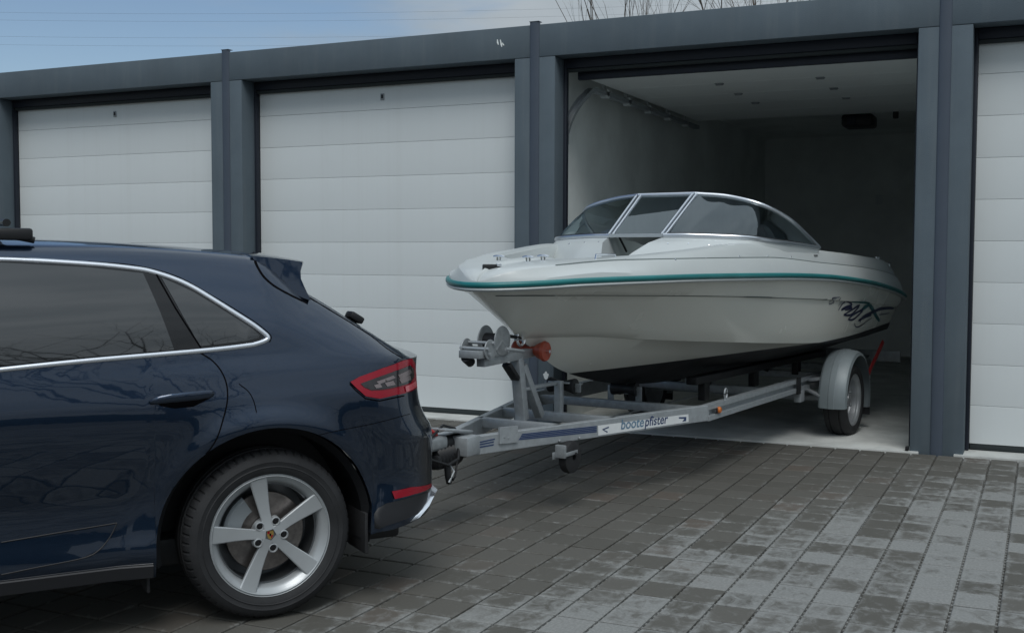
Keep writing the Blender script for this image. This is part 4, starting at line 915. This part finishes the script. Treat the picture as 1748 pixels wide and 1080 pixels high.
# wheels
def wheel(name_c, s, y, sg):
    R = .3695; Mw = Matrix.Translation((s, y, R))@(Matrix.Identity(4) if sg > 0 else Matrix.Rotation(math.pi, 4, 'Z'))
    # axis y: outer face at small y
    def md(i, j, r): return r-(.007 if (i % 5 == 0 and 11 <= j <= 14) else 0)
    tp_ = [(.262, .028), (.268, .014), (.285, .004), (.296, .0015), (.299, -.001), (.303, .0015), (.318, .0), (.321, -.0015), (.324, .0005), (.335, .004), (.350, .016), (.3605, .032), (.3665, .052), (.3685, .078), (.361, .080), (.361, .089), (.3692, .091), (.3695, .125), (.361, .127), (.361, .136), (.3692, .138), (.3685, .19), (.360, .225), (.34, .24), (.30, .245), (.262, .225)]
    rm = lathe('wheel', [(.262, .018), (.2665, .012), (.2665, .018), (.256, .030), (.246, .034), (.240, .05), (.236, .10), (.232, .21), (.255, .225), (.25, .23), (.226, .215), (.222, .06), (.226, .046), (.238, .030), (.250, .022), (.2575, .012)], M_rimp, car, 72, 'Y', Mw, sharp=30)
    lathe('tyre', tp_, M_rubber, rm, 300, 'Y', Mw, mod=md, sharp=24)
    lathe('barrel', [(.2215, .07), (.2215, .205), (.05, .21), (.05, .2), (.2145, .195), (.2145, .07)], M_rimd, rm, 48, 'Y', Mw)
    lathe('brake_disc', [(.06, .105), (.172, .105), (.175, .108), (.175, .13), (.06, .13)], M_disc, rm, 48, 'Y', Mw)
    lathe('hub', [(.0, .032), (.030, .032), (.036, .036), (.062, .040), (.070, .052), (.066, .10), (0, .10)], M_rimp, rm, 40, 'Y', Mw, closed=False)
    V = []; F = []
    for a in np.linspace(2.15, 3.25, 9):
        for r, y_ in ((.115, .085), (.178, .078), (.192, .09), (.192, .14), (.115, .14)): V.append(Mw@Vector((r*math.cos(a), y_, r*math.sin(a))))
    o = mk('brake_caliper', V, grid_faces(9, 5, wrapv=True)+[(0, 1, 2, 3, 4), (40, 41, 42, 43, 44)], M_cal, rm, True, sharp=30); fixn(o)
    for k in range(5):
        a0 = math.radians(102+72*k); er = Vector((math.cos(a0), 0, math.sin(a0))); et = Vector((-math.sin(a0), 0, math.cos(a0))); V = []
        pr = [(.022, .024, .022), (.055, .022, .028), (.10, .0245, .032), (.15, .029, .031), (.20, .0345, .026), (.235, .038, .021), (.252, .040, .017)]
        for r, w, y_ in pr:
            for x, dy in ((-w, .004), (-w*.86, 0), (w*.86, 0), (w, .004), (w*.8, .034), (-w*.8, .034)): V.append(Mw@(er*r+et*x+Vector((0, y_+dy, 0))))
        o = mk('spoke', V, grid_faces(len(pr), 6, wrapv=True)+[tuple(range(6)), tuple(36+i for i in range(6))], M_rimp, rm, True, sharp=30); fixn(o)
        a1 = a0+math.radians(36); c = Vector((.061*math.cos(a1), 0, .061*math.sin(a1)))
        lathe('lug_recess', [(.0, .033), (.013, .033), (.0165, .0245), (.020, .026), (.023, .05), (0, .05)], M_rimp, rm, 18, 'Y', Mw@Matrix.Translation(c), closed=False)
        lathe('lug_bolt', [(.0, .0295), (.009, .0295), (.0135, .031), (.0135, .04), (0, .04)], M_gloss, rm, 8, 'Y', Mw@Matrix.Translation(c), closed=False)
    cr = lathe('crest', [(0, .028), (.024, .0285), (.027, .033), (0, .034)], M_rimd, rm, 24, 'Y', Mw, closed=False)
    sh = [(-.014, .018), (.014, .018), (.015, .0), (.009, -.014), (0, -.021), (-.009, -.014), (-.015, .0)]
    o = mk('crest', [Mw@Vector((x, .0268, z)) for x, z in sh], [tuple(range(7))], M_gold, rm)
    for q, m_ in (([(-.012, .016), (-.003, .016), (-.003, .004), (-.013, .004)], M_lred), ([(.003, -.002), (.013, -.002), (.008, -.012), (.003, -.016)], M_lred), ([(-.004, .006), (.004, .006), (.004, -.004), (0, -.007), (-.004, -.004)], M_gapblack)):
        mk('crest', [Mw@Vector((x, .0262, z)) for x, z in q], [tuple(range(len(q)))], m_, rm)
    return rm
for s in (.033, -WB):
    wheel('wheel', s, .015, 1); wheel('wheel', s, 2*YC-.015, -1)
box('front_bumper_grille', (-3.80, YC-.5, .35), (-3.74, YC+.5, .62), M_black, car, .02)
for y in (.22, 2*YC-.22): box('headlight', (-3.66, y-.14, .72), (-3.40, y+.14, .84), M_lclear, car, .04)
# far side repeats
for o in (winb, rg, qg, fg, trim, tl): mirror(o, car, YC)

# ------------------------------------------------------------------ bare trees and cables
M_bark = mat('grey_brown_bark', (.085, .072, .060), .85, bump=.3, bscale=20, var=.25, vscale=3)
def bare_tree(name, base, H, seed, label, group, stems=1, spread=.5, tr=.12, depth=5, up=.35):
    R = random.Random(seed); t = empty(name, base, R.uniform(0, 6.28), label, 'tree', group)
    parts = {'trunk': [[], []], 'crown': [[], []]}
    def seg(p, d, ln, r, lv):
        k = 3 if lv < 3 else 2; pts = [Vector(p)]; rad = [r]; q = Vector(p); dd = Vector(d)
        for i in range(k):
            dd = (dd+Vector((R.uniform(-1, 1), R.uniform(-1, 1), R.uniform(-.4, 1)*up))*.16).normalized(); q = q+dd*(ln/k); pts.append(q.copy()); rad.append(r*(1-.45*(i+1)/k))
        V, F = tube_data(pts, rad, 6 if lv < 2 else (4 if lv < 4 else 3), caps=False); P = parts['trunk' if lv == 0 else 'crown']; n = len(P[0]); P[0] += V; P[1] += [tuple(n+i for i in f) for f in F]
        if lv >= depth: return
        nb_ = R.choice((3, 4)) if lv < 2 else R.choice((2, 3, 3))
        for b in range(nb_):
            f = R.uniform(.45, 1.) if b else 1.; i = f*k; i0 = min(int(i), k-1); pos = pts[i0].lerp(pts[i0+1], i-i0); ax = Vector((R.uniform(-1, 1), R.uniform(-1, 1), R.uniform(-.2, .5)))
            nd_ = (dd+ax*spread*(.55 if b == 0 else 1.2)+Vector((0, 0, up*.5))).normalized(); seg(pos, nd_, ln*R.uniform(.58, .80), rad[min(i0+1, k)]*R.uniform(.55, .8), lv+1)
    for s in range(stems):
        a = 6.28*s/stems+R.uniform(0, 1); o = Vector((math.cos(a), math.sin(a), 0))*(.25 if stems > 1 else 0)
        seg(o, (Vector((0, 0, 1))+o*R.uniform(.6, 1.6)).normalized(), H*.34, tr*R.uniform(.8, 1.1), 0)
    for k, (V, F) in parts.items():
        if V: mk(k, V, F, M_bark, t, True)
    return t
GB = 'bare trees behind the garages'
for i, (x, y, h, sd_, st) in enumerate(((-1.7, 15.5, 12, 3, 1), (0.5, 16.5, 13, 11, 2), (2.2, 15.2, 12, 5, 1), (3.8, 16.2, 12.5, 8, 2))):
    bare_tree('bare_tree', (x, y, -.09), h, sd_, 'leafless grey tree standing behind the garage roofs', GB, stems=st, spread=.55, tr=.085, depth=5, up=.3)
GR = 'bare trees across the yard'
for i, (x, y, h, sd_) in enumerate(((18.5, -13.2, 14, 29), (27, -24, 11, 31), (20, -31, 12, 37), (36, -20, 12, 41), (11, -36, 11, 43), (43, -11, 12, 47), (1, -40, 12, 53))):
    bare_tree('yard_tree', (x, y, -.09), h, sd_, 'leafless spreading tree across the paved yard', GR, stems=1, spread=.75, tr=.26, depth=5, up=.15)
M_hedge = mat('dark_hedge', (.035, .042, .025), .9, bump=.6, bscale=6, var=.4, vscale=2)
def hedge(name, a, b, h, w, seed, label):
    R = random.Random(seed); a = Vector(a); b = Vector(b); n = int((b-a).length/.8); V = []; d = (b-a).normalized(); s = Vector((-d.y, d.x, 0))
    for i in range(n+1):
        p = a.lerp(b, i/n)
        for k, (x, z) in enumerate(((-.5, 0), (-.55, .5), (-.4, .9), (-.1, 1.05), (.2, 1.0), (.45, .85), (.55, .5), (.5, 0))): V.append(p+s*(x*w+R.uniform(-.2, .2))+Vector((0, 0, max(-.09, z*h+R.uniform(-.25, .3)-.1)))+d*R.uniform(-.2, .2))
    o = mk(name, V, grid_faces(n+1, 8)+[tuple(range(8)), tuple(n*8+i for i in range(8))], M_hedge, None, True, sharp=50); tag(o, label, 'hedge')
hedge('hedge', (48, 2, 0), (30, -29, 0), 2.6, 1.6, 1, 'dark hedge along the far side of the yard under the spreading trees'); hedge('hedge', (28, -32, 0), (-18, -46, 0), 2.2, 1.6, 2, 'lower dark hedge at the back of the yard')
M_cable = mat('cable_grey', (.10, .12, .14), .6); M_mast = mat('mast_steel', (.25, .27, .28), .6, metal=.5)
DC = 70.
def cab(y0, x, lift_=14.): return y0-lift_*((x-330)/1000.)**2*1.6
ends = {}
for k, y0 in enumerate((24, 37, 65, 79)):
    pts = [CAM+pxray(x, cab(y0, x))*(DC+.8*(k % 2)) for x in np.linspace(-1250, 2150, 60)]
    o = tube('power_cable', pts, .0045, M_cable, None, 5); tag(o, 'thin overhead power cable crossing the sky above the garage roofs', 'cable', 'overhead cables')
    ends[k] = (pts[0], pts[-1])
for e, lab in ((0, 'steel cable mast beyond the far end of the garages'), (1, 'steel cable mast behind the open garage')):
    b = np.mean([ends[k][e] for k in ends], axis=0); top = max(ends[k][e][2] for k in ends)+1.2
    m_ = empty('cable_mast', (b[0], b[1], -.09), 0, lab, 'mast')
    tube('pole', [(0, 0, 0), (0, 0, top)], [.22, .10], M_mast, m_, 12)
    for k in (0, 2): z = (ends[k][e][2]+ends[k+1][e][2])/2; bar('cross_arm', (-1.2, -1.2, z), (1.2, 1.2, z), .12, .14, M_mast, m_)
